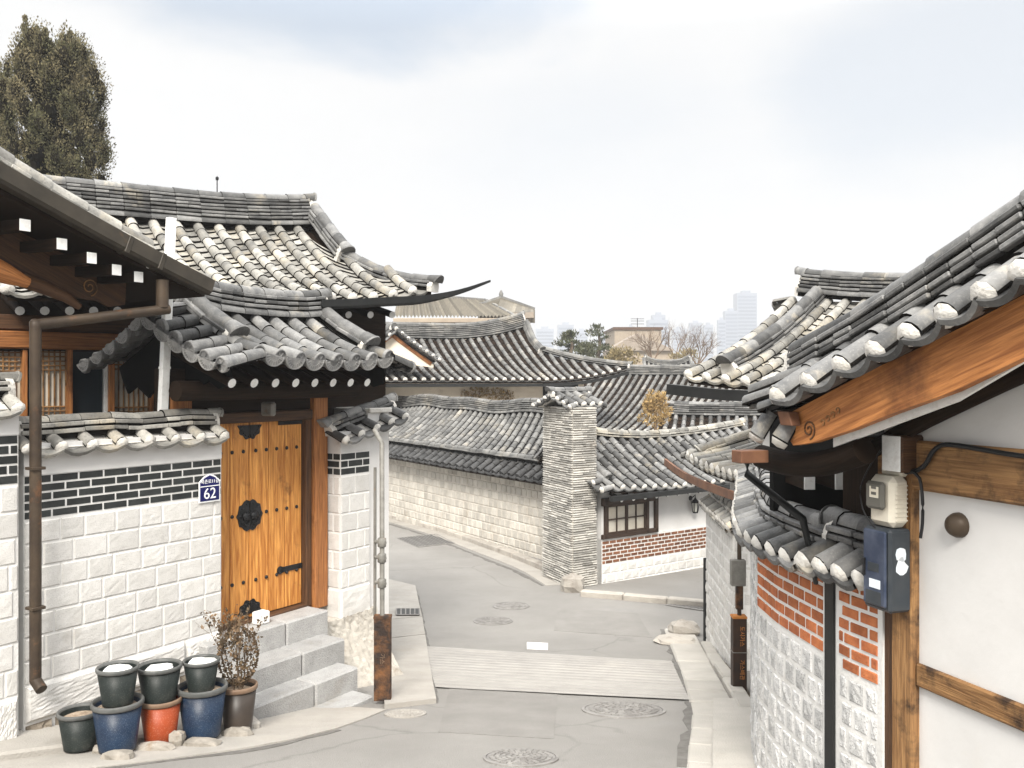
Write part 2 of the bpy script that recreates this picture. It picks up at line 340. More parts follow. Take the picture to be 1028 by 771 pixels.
mat('pot_black', (.010, .014, .013), (.02, .025, .023), .45, .1, 5, speck=((.2, .2, .19), 130, .12), spec=.2, stain=((.06, .058, .05), 7, .56, .76))
mat('pot_blue', (.007, .016, .036), (.013, .030, .062), .4, .06, 4, speck=((.3, .33, .38), 130, .14), spec=.25, stain=((.06, .065, .075), 6, .58, .78))
mat('pot_orange', (.30, .050, .011), (.22, .036, .009), .45, .06, 4, speck=((.6, .4, .3), 110, .15), spec=.25, stain=((.16, .045, .02), 6, .56, .76))
mat('pot_brown', (.03, .024, .02), (.055, .042, .033), .4, .08, 4)
mat('pot_rim', (.06, .063, .06), (.12, .12, .115), .5, .1, 6)
mat('pot_rim_brown', (.13, .075, .045), (.22, .15, .10), .5, .1, 6)
mat('soil', (.42, .34, .26), (.22, .16, .11), .95, .2, 30, 8, bump=1, bs=60)
mat('styrofoam', (.80, .80, .78), (.70, .69, .66), .8, .1, 20, bump=.3)
mat('rock', (.34, .31, .27), (.22, .2, .17), .9, .15, 7, 8, bump=.8, bs=20, stain=((.2, .15, .1), 4, .58, .72))
mat('leaf_dry', (.075, .055, .03), (.16, .10, .055), .75, .5, 6)
mat('twig', (.11, .075, .05), (.18, .13, .09), .85, .2, 12)
mat('juniper', (.072, .070, .032), (.155, .130, .070), .8, .55, 1.6, 6, (.4, .6))
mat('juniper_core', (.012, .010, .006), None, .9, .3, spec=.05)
mat('bark', (.10, .075, .055), (.17, .135, .10), .9, .2, 9, bump=.8)
mat('pine', (.05, .06, .032), (.10, .10, .055), .8, .5, 2, 5)
mat('shrub_tan', (.26, .20, .10), (.17, .14, .07), .85, .45, 2, 5)
mat('straw', (.42, .30, .13), (.27, .17, .07), .85, .45, 7, 5)
mat('corrugated', (.19, .17, .135), (.15, .135, .108), .7, .3, 3)
mat('wall_tan', (.36, .30, .23), (.30, .245, .19), .9, .1, 2)
mat('wall_taupe', (.32, .27, .22), (.26, .22, .18), .9, .1, 2)
mat('tower', (.24, .27, .33), (.20, .23, .29), .5, .15, .02)
mat('tower_glass', (.07, .10, .16), (.09, .12, .18), .3, .15, .02)
mat('fascia', (.18, .085, .045), (.11, .05, .03), .6, .1, 5)
mat('cover_metal', (.26, .25, .235), (.19, .18, .17), .7, .15, 9, 7, bump=.5, bs=60, stain=((.16, .15, .14), 5, .56, .7))
mat('grate_dark', (.05, .05, .048), None, .7, .1)
mat('clear_white', (.80, .80, .79), None, .6, 0)
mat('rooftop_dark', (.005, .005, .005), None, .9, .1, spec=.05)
def glass_mat():
    m = bpy.data.materials.new('glass_dark'); m.use_nodes = True; b = m.node_tree.nodes['Principled BSDF']
    b.inputs['Base Color'].default_value = (.02, .028, .035, 1); b.inputs['Roughness'].default_value = .08; M['glass_dark'] = m
    m = bpy.data.materials.new('lamp_glass'); m.use_nodes = True; b = m.node_tree.nodes['Principled BSDF']
    b.inputs['Base Color'].default_value = (.55, .55, .5, 1); b.inputs['Roughness'].default_value = .2; M['lamp_glass'] = m
glass_mat()
def haze_mat():
    m = bpy.data.materials.new('haze'); m.use_nodes = True; nt = m.node_tree; nt.nodes.clear()
    o = nt.nodes.new('ShaderNodeOutputMaterial'); p = nt.nodes.new('ShaderNodeVolumePrincipled')
    p.inputs['Color'].default_value = (.60, .615, .64, 1); p.inputs['Density'].default_value = 0.00115; p.inputs['Anisotropy'].default_value = 0.0
    nt.links.new(p.outputs[0], o.inputs['Volume']); M['haze'] = m
haze_mat()

# ------------------------------------------------------------------ builders: tiled roofs, ridges, block walls, foliage
ZU = V((0, 0, 1))
def half_tile(mb, p0, p1, s, r0, r1, seg=7, m=0, endface=True, lo=-18, hi=198, gs=True):
    ax = (p1-p0).normalized(); s = (s-ax*s.dot(ax)).normalized(); up = s.cross(ax)
    if up.z < 0: up = -up
    rr = random.random(); A = []; B = []
    AN = [lo, lo+14]+[lerp(lo+14, hi-14, k/(seg-2)) for k in range(1, seg-2)]+[hi-14, hi] if seg > 4 else [lerp(lo, hi, k/seg) for k in range(seg+1)]
    for k in range(seg+1):
        th = math.radians(AN[k]); c, q = math.cos(th), math.sin(th)
        A.append(mb.vert(p0+s*c*r0+up*q*r0)); B.append(mb.vert(p1+s*c*r1+up*q*r1))
    for k in range(seg): mb.face((A[k], A[k+1], B[k+1], B[k]), 9 if gs and seg > 4 and k in (0, seg-1) else m, rr, True)  # lowest bands painted near-black as shade beside the tile
    if endface: mb.face([mb.vert(mb.v[i]) for i in A], 9, rr*.6)
    return up
def giwa_field(mb, E, T, us, r=.068, step=.27, sag=.07, cap='plaster', seg=7, tseg=4, m=0, mc=1, trows=.15, lift=.0, mcap=None, capr=1.0, troughs=True, lipdepth=.03, mt=None, jit=1.0):
    mt = m if mt is None else mt  # far roofs pass a dark trough colour that paints shade between tile rows
    cols = []
    for u in us:
        e, t = E(u), T(u); L = (t-e).length
        s = (E(min(1, u+.02))-E(max(0, u-.02))).normalized()
        def A(v, e=e, t=t, L=L): return lerp(e, t, v) - ZU*(sag*L*.5*4*v*(1-v) if 0 < v < 1 else 0)
        cols.append((A, L, s))
    for A, L, s in cols:
        if L < .12: continue
        n = max(1, int(round(L/step))); jr = random.uniform(-.006, .006)
        for k in range(n):
            p0, p1 = A(k/n), A(min(1, (k+1)/n+.02/L))
            j = V((random.uniform(-.006, .006), random.uniform(-.006, .006), random.uniform(-.004, .006)))*jit
            r0 = r*(1+random.uniform(-.03, .05)*jit)
            up = half_tile(mb, p0+j+ZU*lift, p1+j*.5+ZU*lift, s, r0, r0*.84, seg, m, k > 0)
        e0 = A(0); ax = (A(.05)-e0).normalized(); s2 = (s-ax*s.dot(ax)).normalized(); up = s2.cross(ax); up = up if up.z > 0 else -up
        if cap == 'plaster':
            K = 9; rim = []; rr = random.random(); r0 = r*1.0*capr
            for k in range(K):
                th = 2*math.pi*k/K; q = math.sin(th); q = q if q > 0 else q*.75
                rim.append(mb.vert(e0-ax*.004+s2*math.cos(th)*r0+up*(q*r0+.0)+ZU*lift))
            mid = [mb.vert(e0-ax*(.025+random.uniform(-.008, .012))+s2*math.cos(2*math.pi*k/K)*r0*random.uniform(.6, .8)+up*((math.sin(2*math.pi*k/K)*.72)*r0)+ZU*lift) for k in range(K)]
            cc = mb.vert(e0-ax*random.uniform(.03, .045)+ZU*lift)
            for k in range(K):
                k2 = (k+1) % K
                mb.face((rim[k], mid[k], mid[k2], rim[k2]), mc, rr, True); mb.face((mid[k], cc, mid[k2]), mc, rr, True)
        elif cap == 'round':
            mm = m if mcap is None else mcap
            mb.lathe(e0+ax*.03+ZU*lift, [(r*.98, 0), (r*1.06, -.005), (r*1.06, -.038), (r*.98, -.044), (r*.84, -.044), (r*.80, -.036), (0.001, -.036)], mm, 14, smooth=False, ax=ax)
            for k in range(6):
                th = k*math.pi/3; dq = s2*math.cos(th)+up*math.sin(th)
                mb.box(e0-ax*.007+ZU*lift+dq*r*.42, (dq, dq.cross(ax), ax), (r*.28, .004, .004), 0, mm)
        elif cap == 'dark':
            mb.lathe(e0+ax*.02+ZU*lift, [(r, 0), (r*1.0, -.02), (r*.86, -.03), (r*.8, -.02), (0.001, -.02)], m if mcap is None else mcap, 10, smooth=False, ax=ax)
    if not troughs: return
    for (A, LA, sa), (B, LB, sb) in zip(cols, cols[1:]):
        Lm = (LA+LB)/2
        if Lm < .12: continue
        n = max(2, int(round(Lm/trows)))
        ax = (A(.1)-A(0)).normalized(); s2 = (sa-ax*sa.dot(ax)).normalized(); up = s2.cross(ax); up = up if up.z > 0 else -up
        wd = (A(0)-B(0)).length; dep = min(.05, wd*.2)
        def row(v, rise):
            return [lerp(A(v), B(v), w)+up*(rise-.012-dep*4*w*(1-w)) for w in [j/tseg for j in range(tseg+1)]]
        for k in range(n):
            v0 = k/n; v1 = min(1, (k+1)/n+.012/Lm)
            if k == 0: v0 = -.055/Lm
            ri = random.uniform(.018, .03); rr = random.random()
            lo = [mb.vert(p) for p in row(v0, ri)]; hi = [mb.vert(p) for p in row(v1, 0)]
            lb = [mb.vert(p) for p in row(v0, ri-(lipdepth if k == 0 else .03))]
            for j in range(tseg):
                mb.face((lo[j], lo[j+1], hi[j+1], hi[j]), mt, rr, True); mb.face((lb[j], lb[j+1], lo[j+1], lo[j]), m if k == 0 else 9, rr*.7)
            if k == 0:
                bk = [mb.vert(p) for p in row(.12/Lm, -.03)]
                for j in range(tseg): mb.face((lb[j+1], lb[j], bk[j], bk[j+1]), m, rr*.6)
                if cap == 'round':     # hanging end tile: a fan shaped plate with a raised pattern
                    K = 12; c = lerp(A(v0), B(v0), .5)+up*.03; fr_, bk_ = [], []; mm = m if mcap is None else mcap
                    R_ = wd*.47
                    for q in range(K+1):
                        th = math.pi+math.pi*q/K
                        d_ = s2*math.cos(th)*R_+up*math.sin(th)*R_*.92
                        fr_.append(c+d_-ax*(.025)); bk_.append(c+d_)
                    top = [p+up*ri for p in row(v0, 0)]
                    f2 = [p-ax*.025 for p in top]
                    mb.poly(fr_+f2[::-1] if (fr_[0]-f2[0]).length < (fr_[0]-f2[-1]).length and False else fr_+(f2[::-1] if (fr_[-1]-f2[-1]).length < (fr_[-1]-f2[0]).length else f2), mm, .5)
                    for q in range(K): mb.poly([fr_[q], bk_[q], bk_[q+1], fr_[q+1]], mm, .3)
                    for q in range(9):
                        th = math.pi*(1.1+.8*q/8); dq = s2*math.cos(th)+up*math.sin(th)*.92
                        mb.box(c+dq*R_*.68-ax*.027, (dq, dq.cross(ax), ax), (R_*.18, .0055, .006), 0, mm, .75)
                    arc = [c+(s2*math.cos(math.pi+math.pi*q/K)*R_*.93+up*math.sin(math.pi+math.pi*q/K)*R_*.85)-ax*.027 for q in range(K+1)]
                    for a, b in zip(arc, arc[1:]):
                        d = (b-a).normalized(); mb.box((a+b)/2, (d, d.cross(ax), ax), ((b-a).length*.55, .006, .007), 0, mm, .8)
def us_for(length, sp, a=0.0, b=1.0):
    n = max(1, int(round(length/sp))); return [lerp(a, b, i/n) for i in range(n+1)]
def deck(mb, E, T, m, nu=10, nv=4, sag=.07, drop=.06, thick=.03, u0=0., u1=1.):
    """boards under the tiles"""
    g = []
    for i in range(nu+1):
        u = lerp(u0, u1, i/nu); e, t = E(u), T(u); L = (t-e).length
        g.append([lerp(e, t, j/nv)-ZU*(sag*L*.5*4*(j/nv)*(1-j/nv)+drop) for j in range(nv+1)])
    for dz in (0, -thick):
        ix = [[mb.vert(p+ZU*dz) for p in c] for c in g]
        for i in range(nu):
            for j in range(nv):
                q = (ix[i][j], ix[i+1][j], ix[i+1][j+1], ix[i][j+1]); mb.face(q if dz == 0 else q[::-1], m, .5)
    for i in range(nu):
        for j in (0, nv):
            a, b = g[i][j], g[i+1][j]; mb.poly([a, b, b-ZU*thick, a-ZU*thick], m, .5)
    for i in (0, nu):
        for j in range(nv):
            a, b = g[i][j], g[i][j+1]; mb.poly([a, b, b-ZU*thick, a-ZU*thick], m, .5)
def ridge(mb, pts, layers=4, w=.12, lh=.05, r=.075, seglen=.3, base=True, m=0, mc=1, ends=(1, 1), seg=7, tilt_end=.0, mangwa=(1, 1), lowlift=0.0):
    """stack of flat tiles with a round cap row along pts; mortar at the ends"""
    pts = resample(pts, seglen); n = len(pts); H = layers*lh
    h0 = .09 if base else .0
    for i in range(n-1):
        a, b = pts[i], pts[i+1]; d = (b-a).normalized(); s = d.cross(ZU).normalized(); up = s.cross(d); ln = (b-a).length
        ov = .012
        mb.box((a+b)/2+up*(h0+H/2-.02), (d, s, up), (ln/2+ov, w*.62, H/2+.02+lowlift), 0, 9, .15)  # core painted near-black so the layer gaps look shaded
        if base:
            for g in (1, -1):
                half_tile(mb, a+s*g*w*.62+up*.035, b+s*g*w*.62+up*.035+d*ov, s, .062, .055, seg, m, gs=False)
            mb.box((a+b)/2+up*.03, (d, s, up), (ln/2+ov, w*.6, .07), 0, 9, .1)
        for l in range(layers):
            parts = 1 if random.random() < .6 else 2
            for q in range(parts):
                x0, x1 = q/parts, (q+1)/parts; c = lerp(a, b, (x0+x1)/2)+up*(h0+(l+.5)*lh+random.uniform(-.004, .004))+s*random.uniform(-.006, .006)
                d2 = (d+up*random.uniform(-.02, .02)).normalized()
                mb.box(c, (d2, s, s.cross(d2)), (ln*(x1-x0)/2*.985, w*(1.0-.06*l)+random.uniform(-.008, .008), lh*.33), .006, m)
        j = s*random.uniform(-.006, .006)+up*random.uniform(-.004, .004)
        rr = r*random.uniform(.97, 1.05)
        half_tile(mb, a+up*(h0+H)+j, b+up*(h0+H)+d*ov+j, s, rr, rr*.9, seg, m, True, -10, 190, False)
    for k, on in ((0, ends[0]), (-1, ends[1])):
        if not on: continue
        p = pts[k]; d = (pts[0]-pts[1] if k == 0 else pts[-1]-pts[-2]).normalized(); s = d.cross(ZU).normalized(); up = s.cross(d)
        if up.z < 0: up = -up; 
        nb = 9; out = []
        hh = h0+H*.95
        prof = [(-w*.95, -.05), (w*.95, -.05), (w*1.02, hh*.3), (w*.85, hh*.75), (w*.6, hh+r*.3), (0, hh+r*.6), (-w*.6, hh+r*.3), (-w*.85, hh*.75), (-w*1.02, hh*.3)]
        prof = [(x*random.uniform(.9, 1.06), y*random.uniform(.95, 1.05)) for x, y in prof]
        f = [p+d*.045+s*x*.9+up*y*.97 for x, y in prof]; bk = [p-d*.02+s*x+up*y for x, y in prof]
        mb.poly(f, mc, .5)
        for i in range(nb): mb.poly([bk[i], bk[(i+1) % nb], f[(i+1) % nb], f[i]], mc, .5, True)
        if mangwa[0 if k == 0 else 1]:       # raised end tile over the mortar
            c = p+d*.05+up*(h0+H); Rm = r*1.35; K = 10
            o = [c+s*math.cos(math.pi*q/K)*Rm+up*(math.sin(math.pi*q/K)*Rm*1.05-.02)+d*(.03+.05*math.sin(math.pi*q/K)) for q in range(K+1)]
            mb.plate(o, .022, m)
            half_tile(mb, c-d*.10, c+d*.05, s, r*1.02, r*1.12, seg, m, gs=False)
def verge(mb, path, out, length, spacing, r=.066, cap='plaster', seg=7, m=0, mc=1, drop=.04, **kw):
    pts = resample(path, spacing); n = len(pts)-1
    if n < 1: return
    E = lambda u: chain(pts, u)+out*length-ZU*drop
    T = lambda u: chain(pts, u)
    giwa_field(mb, E, T, [i/n for i in range(n+1)], r, .3, 0, cap, seg, 4, m, mc, .2, **kw)
def gable_roof(root, fr, t0, t1, oR, zR, oF, zF, oB=None, zB=None, sp=.29, cap='plaster', up=.10, upR=.12, vl=.0, vr=.0, layers=4, w=.12, lh=.05, rr=.075,
               naerim=(True, True), nlayers=2, tiles='tile', mort='mortar', seg=7, tseg=4, r=.068, step=.27, trows=.15, sag=.08, soffit='wood_dark', nend=.12, deckd=.07, rseg=.3, nw=.10, base=True, **kw):
    EF = lambda u: fr.P(lerp(t0, t1, u), oF, zF+up*abs(2*u-1)**3)
    TF = lambda u: fr.P(lerp(t0, t1, u), oR, zR+upR*abs(2*u-1)**3)
    mb = MB(); us = us_for(abs(t1-t0), sp)
    giwa_field(mb, EF, TF, us, r, step, sag, cap, seg, tseg, 0, 1, trows, **kw)
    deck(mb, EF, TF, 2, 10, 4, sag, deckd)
    if oB is not None:
        EB = lambda u: fr.P(lerp(t0, t1, u), oB, zB+up*abs(2*u-1)**3)
        giwa_field(mb, EB, TF, us, r, step, sag, cap, max(4, seg-2), max(2, tseg-1), 0, 1, trows, **kw)
        deck(mb, EB, TF, 2, 10, 4, sag, deckd)
    def slope(u, E, T, v): 
        e, t = E(u), T(u); return lerp(e, t, v)-ZU*(sag*(t-e).length*.5*4*v*(1-v))
    for u, ln, sg in ((0, vl, -1), (1, vr, 1)):
        if ln:
            for E in ((EF,) if oB is None else (EF, EB)):
                path = [slope(u, E, TF, v) for v in (0, .25, .5, .75, 1)]
                verge(mb, path, fr.d*sg, ln, sp*.95, r, cap, seg, 0, 1)
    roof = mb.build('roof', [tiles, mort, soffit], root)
    rb = MB(); pts = [TF(i/14)-ZU*.02 for i in range(15)]
    ridge(rb, pts, layers, w, lh, rr, rseg, base, 0, 1, (1, 1), seg); rb.build('ridge', [tiles, mort], roof)
    for u, on in ((0, naerim[0]), (1, naerim[1])):
        if not on: continue
        for E in ((EF,) if oB is None else (EF, EB)):
            nb = MB(); path = [slope(u, E, TF, v)+ZU*.02 for v in (1, .8, .6, .4, .25, nend)]
            ridge(nb, path, nlayers, nw, lh, rr*.95, rseg, False, 0, 1, (0, 1), seg); nb.build('verge_ridge', [tiles, mort], roof)
    return roof
class PF:
    """adaptor: a plan curve of points with normals, parametrised by arc length"""
    def __init__(s, pts, side=1):
        s.p = [V((a, b, 0)) for a, b in pts]; s.L = [0]
        for a, b in zip(s.p, s.p[1:]): s.L.append(s.L[-1]+(b-a).length)
        s.side = side; s.len = s.L[-1]
    def at(s, x):
        j = 0
        while j < len(s.L)-2 and s.L[j+1] < x: j += 1
        u = (x-s.L[j])/(s.L[j+1]-s.L[j]); p = lerp(s.p[j], s.p[j+1], u)
        def tg(i):
            a = s.p[max(0, i-1)]; b = s.p[min(len(s.p)-1, i+1)]; return (b-a).normalized()
        t = lerp(tg(j), tg(j+1), min(1, max(0, u))).normalized(); n = V((t.y, -t.x, 0))*s.side
        return p, t, n
    def P(s, x, o, z): p, t, n = s.at(x); q = p+n*o; q.z = z; return q
class PFr:
    def __init__(s, fr): s.fr = fr
    def P(s, x, o, z): return s.fr.P(x, o, z)
def blocks(mb, pf, s0, s1, z0, z1, rowh, bl, gap, dep, m=0, bond=.5, n=1, amp=0., bev=.006, jit=.12, o0=0., rows=None, zoff=None, skip=None):
    R = rows or max(1, int(round((z1-z0)/rowh))); rh = (z1-z0)/R
    for k in range(R):
        zb = z1-(k+1)*rh+gap/2; zt = z1-k*rh-gap/2
        x = s0-(bl*bond if k % 2 else 0)
        while x < s1:
            l = bl*(1+random.uniform(-jit, jit)); a, b = max(x, s0)+gap/2, min(x+l, s1)-gap/2; x += l
            if b-a < .03: continue
            if skip and skip((a+b)/2, (zb+zt)/2): continue
            r = random.random(); zo = zoff((a+b)/2) if zoff else 0
            def p(u, v, o): return pf.P(lerp(a, b, u), o, lerp(zb, zt, v)+zo)
            bu, bv = bev/(b-a), bev/(zt-zb)
            out = [mb.vert(p(u, v, o0)) for u, v in ((0, 0), (1, 0), (1, 1), (0, 1))]
            N = n; g = []
            ph = [random.uniform(-1, 1) for _ in range(4)]
            for i in range(N+1):
                for j in range(N+1):
                    e = (i in (0, N)) or (j in (0, N))
                    am = amp*random.uniform(-.6, .6) if e else amp*random.uniform(-.3, 1.4)
                    ju = 0 if N == 1 else random.uniform(-.12, .12)/N*(0 if i in (0, N) else 1)
                    g.append(mb.vert(p(lerp(bu, 1-bu, i/N+ju), lerp(bv, 1-bv, j/N), o0+dep+am*(1+.3*ph[0]))))
            G_ = lambda i, j: g[i*(N+1)+j]
            for i in range(N):
                for j in range(N): mb.face((G_(i, j), G_(i+1, j), G_(i+1, j+1), G_(i, j+1)), m, r, False)
            for i in range(N):
                mb.face((out[0], out[1], G_(i+1, 0), G_(i, 0)) if N == 1 else (mb.vert(p(i/N, 0, o0)), mb.vert(p((i+1)/N, 0, o0)), G_(i+1, 0), G_(i, 0)), m, r)
                mb.face((mb.vert(p((i+1)/N, 1, o0)), mb.vert(p(i/N, 1, o0)), G_(i, N), G_(i+1, N)), m, r)
                mb.face((mb.vert(p(0, (i+1)/N, o0)), mb.vert(p(0, i/N, o0)), G_(0, i), G_(0, i+1)), m, r)
                mb.face((mb.vert(p(1, i/N, o0)), mb.vert(p(1, (i+1)/N, o0)), G_(N, i+1), G_(N, i)), m, r)
def wall_body(mb, pf, ss, z0, z1, o0, o1, m=0):
    """solid wall between offsets o0 (back) and o1 (front) along samples ss"""
    z0f = z0 if callable(z0) else (lambda s: z0); z1f = z1 if callable(z1) else (lambda s: z1)
    sec = [[pf.P(s, o1, z0f(s)), pf.P(s, o1, z1f(s)), pf.P(s, o0, z1f(s)), pf.P(s, o0, z0f(s))] for s in ss]
    for a, b in zip(sec, sec[1:]):
        for j in range(3): mb.poly([a[j], b[j], b[j+1], a[j+1]], m, .5)
    mb.poly(sec[0], m, .5); mb.poly(sec[-1][::-1], m, .5)
def wall_cap(root, pf, s0, s1, zr, ztile, half=.26, sp=.27, cap='plaster', layers=2, w=.10, lh=.04, r=.06, rr=.065, both=True, tiles='tile', mort='mortar', oc=-.15, zfn=None, ds=.25, seg=7, wob=.012, name='tile_coping', step=.27, endm=(1, 1)):
    """small two-sided tile coping over a wall; centre line at offset oc"""
    zf = zfn or (lambda s: 0)
    mb = MB(); T = lambda u: pf.P(lerp(s0, s1, u), oc, zr+zf(lerp(s0, s1, u)))
    for g in ((1, -1) if both else (1,)):
        E = lambda u, g=g: pf.P(lerp(s0, s1, u), oc+g*half, ztile+zf(lerp(s0, s1, u)))
        giwa_field(mb, E, T, us_for(abs(s1-s0), sp), r, step, 0, cap, seg, 4, 0, 1, .16)
        n = max(2, int(abs(s1-s0)/ds)); 
        for i in range(n):   # mortar bed under the tiles
            a, b = i/n, (i+1)/n
            q = [lerp(E(a), T(a), .22), lerp(E(b), T(b), .22), T(b), T(a)]
            mb.poly([p-ZU*.03 for p in q], 1, .5); mb.poly([q[0]-ZU*.03, q[1]-ZU*.03, pf.P(lerp(s0, s1, b), oc+g*half*.45, ztile-.06+zf(lerp(s0, s1, b))), pf.P(lerp(s0, s1, a), oc+g*half*.45, ztile-.06+zf(lerp(s0, s1, a)))], 1, .5)
    o = mb.build(name, [tiles, mort], root)
    n = max(2, int(abs(s1-s0)/ds)); rb = MB()
    ridge(rb, [T(i/n)+ZU*(random.uniform(-wob, wob)) for i in range(n+1)], layers, w, lh, rr, .27, False, 0, 1, (1, 1), seg, mangwa=endm)
    rb.build('ridge', [tiles, mort], o); return o
def leaf(mb, p, d, ls, m, wd=.45):
    a = d.orthogonal().normalized(); ang = random.random()*6.283; a = a*math.cos(ang)+d.cross(a)*math.sin(ang)
    mb.poly([p-d*ls*.5, p+a*ls*wd*.5, p+d*ls*.5, p-a*ls*wd*.5], m, random.random())
def rdir():
    z = random.uniform(-1, 1); t = random.random()*6.283; q = math.sqrt(1-z*z); return V((q*math.cos(t), q*math.sin(t), z))
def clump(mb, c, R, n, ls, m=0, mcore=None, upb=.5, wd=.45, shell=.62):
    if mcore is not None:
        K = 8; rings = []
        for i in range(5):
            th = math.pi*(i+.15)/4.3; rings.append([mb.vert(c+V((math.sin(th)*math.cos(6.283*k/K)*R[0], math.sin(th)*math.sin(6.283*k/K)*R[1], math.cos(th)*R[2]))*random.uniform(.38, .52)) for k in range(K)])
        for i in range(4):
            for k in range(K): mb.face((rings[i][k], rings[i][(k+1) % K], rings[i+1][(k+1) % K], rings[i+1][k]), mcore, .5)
    for _ in range(n):
        q = rdir(); f = random.uniform(shell, 1.05)
        p = c+V((q.x*R[0], q.y*R[1], q.z*R[2]))*f
        d = (q+ZU*upb+rdir()*.7).normalized(); leaf(mb, p, d, ls*random.uniform(.6, 1.3), m, wd)
def branch(mb, p, d, L, r, depth, m=0, spread=.6, seg=5, up=.12, kids=3, tips=None):
    pts = [p]; q = p; dd = d.copy()
    for k in range(4):
        dd = (dd+rdir()*.16+ZU*up*.3).normalized(); q = q+dd*L/4; pts.append(q)
    mb.tube(pts, r, m, seg, False, scale=[1, .88, .76, .64, .5])
    if depth <= 0:
        if tips is not None: tips.append((q, dd))
        return
    for k in range(kids):
        b = pts[random.choice((2, 3, 4, 4))]; nd = (dd+rdir()*spread+ZU*up).normalized()
        branch(mb, b, nd, L*random.uniform(.55, .8), r*.5, depth-1, m, spread, max(3, seg-1), up, kids, tips)
def rock(mb, c, R, m=0, seed=0, n=9):
    rs = random.Random(seed); K = n; rings = []; r0 = rs.random()
    for i in range(5):
        th = math.pi*(i+.2)/4.4
        rings.append([mb.vert(c+V((math.copysign(abs(math.cos(6.283*k/K))**.7, math.cos(6.283*k/K))*math.sin(th)**.6*R[0], math.copysign(abs(math.sin(6.283*k/K))**.7, math.sin(6.283*k/K))*math.sin(th)**.6*R[1], math.cos(th)*R[2]))*rs.uniform(.86, 1.1)) for k in range(K)])
    for i in range(4):
        for k in range(K): mb.face((rings[i][k], rings[i+1][k], rings[i+1][(k+1) % K], rings[i][(k+1) % K]), m, r0, False)
    mb.face(rings[0], m, r0); mb.face(rings[-1][::-1], m, r0)
def sheet(name, fn, nu, nv, m, up=.006, kind='structure', thick=.03):
    """a sheet lying on the ground: fn(u,v)->(x,y)"""
    mb = MB(); g = []
    for i in range(nu+1):
        row = []
        for j in range(nv+1):
            x, y = fn(i/nu, j/nv); row.append(V((x, y, -D(y)+up)))
        g.append(row)
    ix = [[mb.vert(p) for p in r_] for r_ in g]
    for i in range(nu):
        for j in range(nv): mb.face((ix[i][j], ix[i+1][j], ix[i+1][j+1], ix[i][j+1]), 0, .5, False)
    edge = [g[i][0] for i in range(nu+1)]+[g[nu][j] for j in range(1, nv+1)]+[g[i][nv] for i in range(nu-1, -1, -1)]+[g[0][j] for j in range(nv-1, 0, -1)]
    for a, b in zip(edge, edge[1:]+edge[:1]): mb.poly([a, b, b-ZU*(up+thick), a-ZU*(up+thick)], 0, .5)
    return mb.build(name, m, None, kind)
def quadfn(pts):
    a, b, c, d = [G(*p) for p in pts]
    def f(u, v):
        p = lerp(lerp(a, b, u), lerp(d, c, u), v); return p.x, p.y
    return f
def kerb(name, pxs, w, h, m='kerbstone', stone=.9, right=True, lower=.2, pts=None):
    """kerb stones along photo-measured ground points: a run of separate stones in one structure"""
    P_ = pts or [G(*p) for p in pxs]; P_ = catmull(P_, .3); P_ = resample(P_, stone); mb = MB()
    for a, b in zip(P_, P_[1:]):
        d = (b-a).normalized(); s = V((d.y, -d.x, 0)).normalized()*(1 if right else -1); L = (b-a).length
        c = (a+b)/2+s*w/2; c.z += (h-lower)/2+random.uniform(-.008, .008)
        up = (s.cross(d)); up = up if up.z > 0 else -up
        mb.box(c, (d, s, up.normalized()), (L/2-.006, w/2+random.uniform(-.006, .006), (h+lower)/2), .02)
    return mb.build(name, m, None, 'structure')
def text_mesh(name, txt, size, mt, parent, loc, xdir, ydir, depth=.002, align='CENTER'):
    """lettering as a mesh lying in the plane (xdir, ydir)"""
    cu = bpy.data.curves.new(name, 'FONT'); cu.body = txt; cu.size = size; cu.align_x = align; cu.align_y = 'CENTER'; cu.extrude = depth
    ob = bpy.data.objects.new('tmp', cu); COL.objects.link(ob); bpy.context.view_layer.update()
    me = bpy.data.meshes.new_from_object(ob.evaluated_get(bpy.context.evaluated_depsgraph_get())); bpy.data.objects.remove(ob)
    n = xdir.cross(ydir); off = V((0, 0, 0)); q = parent
    while q: off += q.location; q = q.parent
    for v in me.vertices:
        c = v.co.copy(); v.co = loc+xdir*c.x+ydir*c.y+n*c.z-off
    me.materials.clear(); me.materials.append(M[mt]); o = bpy.data.objects.new(name, me); COL.objects.link(o); o.parent = parent; return o

# ================================================================== SETTING: ground, road, pavements
def build_ground():
    ys = [-8+.5*i for i in range(int(53/.5)+1)] + [50, 60, 75, 90, 120, 160, 200, 300, 500, 900, 1500, 2600]
    xs = [-2000, -600, -200, -80, -40]+[-24+2*i for i in range(25)]+[40, 80, 200, 600, 2000]
    mb = MB(); ix = [[mb.vert((x, y, -D(y))) for x in xs] for y in ys]
    for i in range(len(ys)-1):
        for j in range(len(xs)-1): mb.face((ix[i][j], ix[i][j+1], ix[i+1][j+1], ix[i+1][j]), 0, .5, False)
    mb.build('road', 'asphalt', None, 'structure')
build_ground()
FL = Fr((-2.92, 9.0), (.545, .839))
# ribbed concrete crossing
def ribbed():
    f = quadfn([(426, 649), (674, 664), (693, 704), (437, 691)]); mb = MB(); nv, nu = 58, 10
    g = []
    for j in range(nv+1):
        up = .004+(.013 if j % 4 else 0)
        g.append([(lambda xy: mb.vert((xy[0], xy[1], -D(xy[1])+up+random.uniform(-.001, .001))))(f(i/nu, j/nv)) for i in range(nu+1)])
    for j in range(nv):
        r = .5+.25*math.sin(j*1.7)
        for i in range(nu): mb.face((g[j][i], g[j][i+1], g[j+1][i+1], g[j+1][i]), 0, r)
    mb.build('ribbed_crossing', 'concrete_rib', None, 'structure')
ribbed()
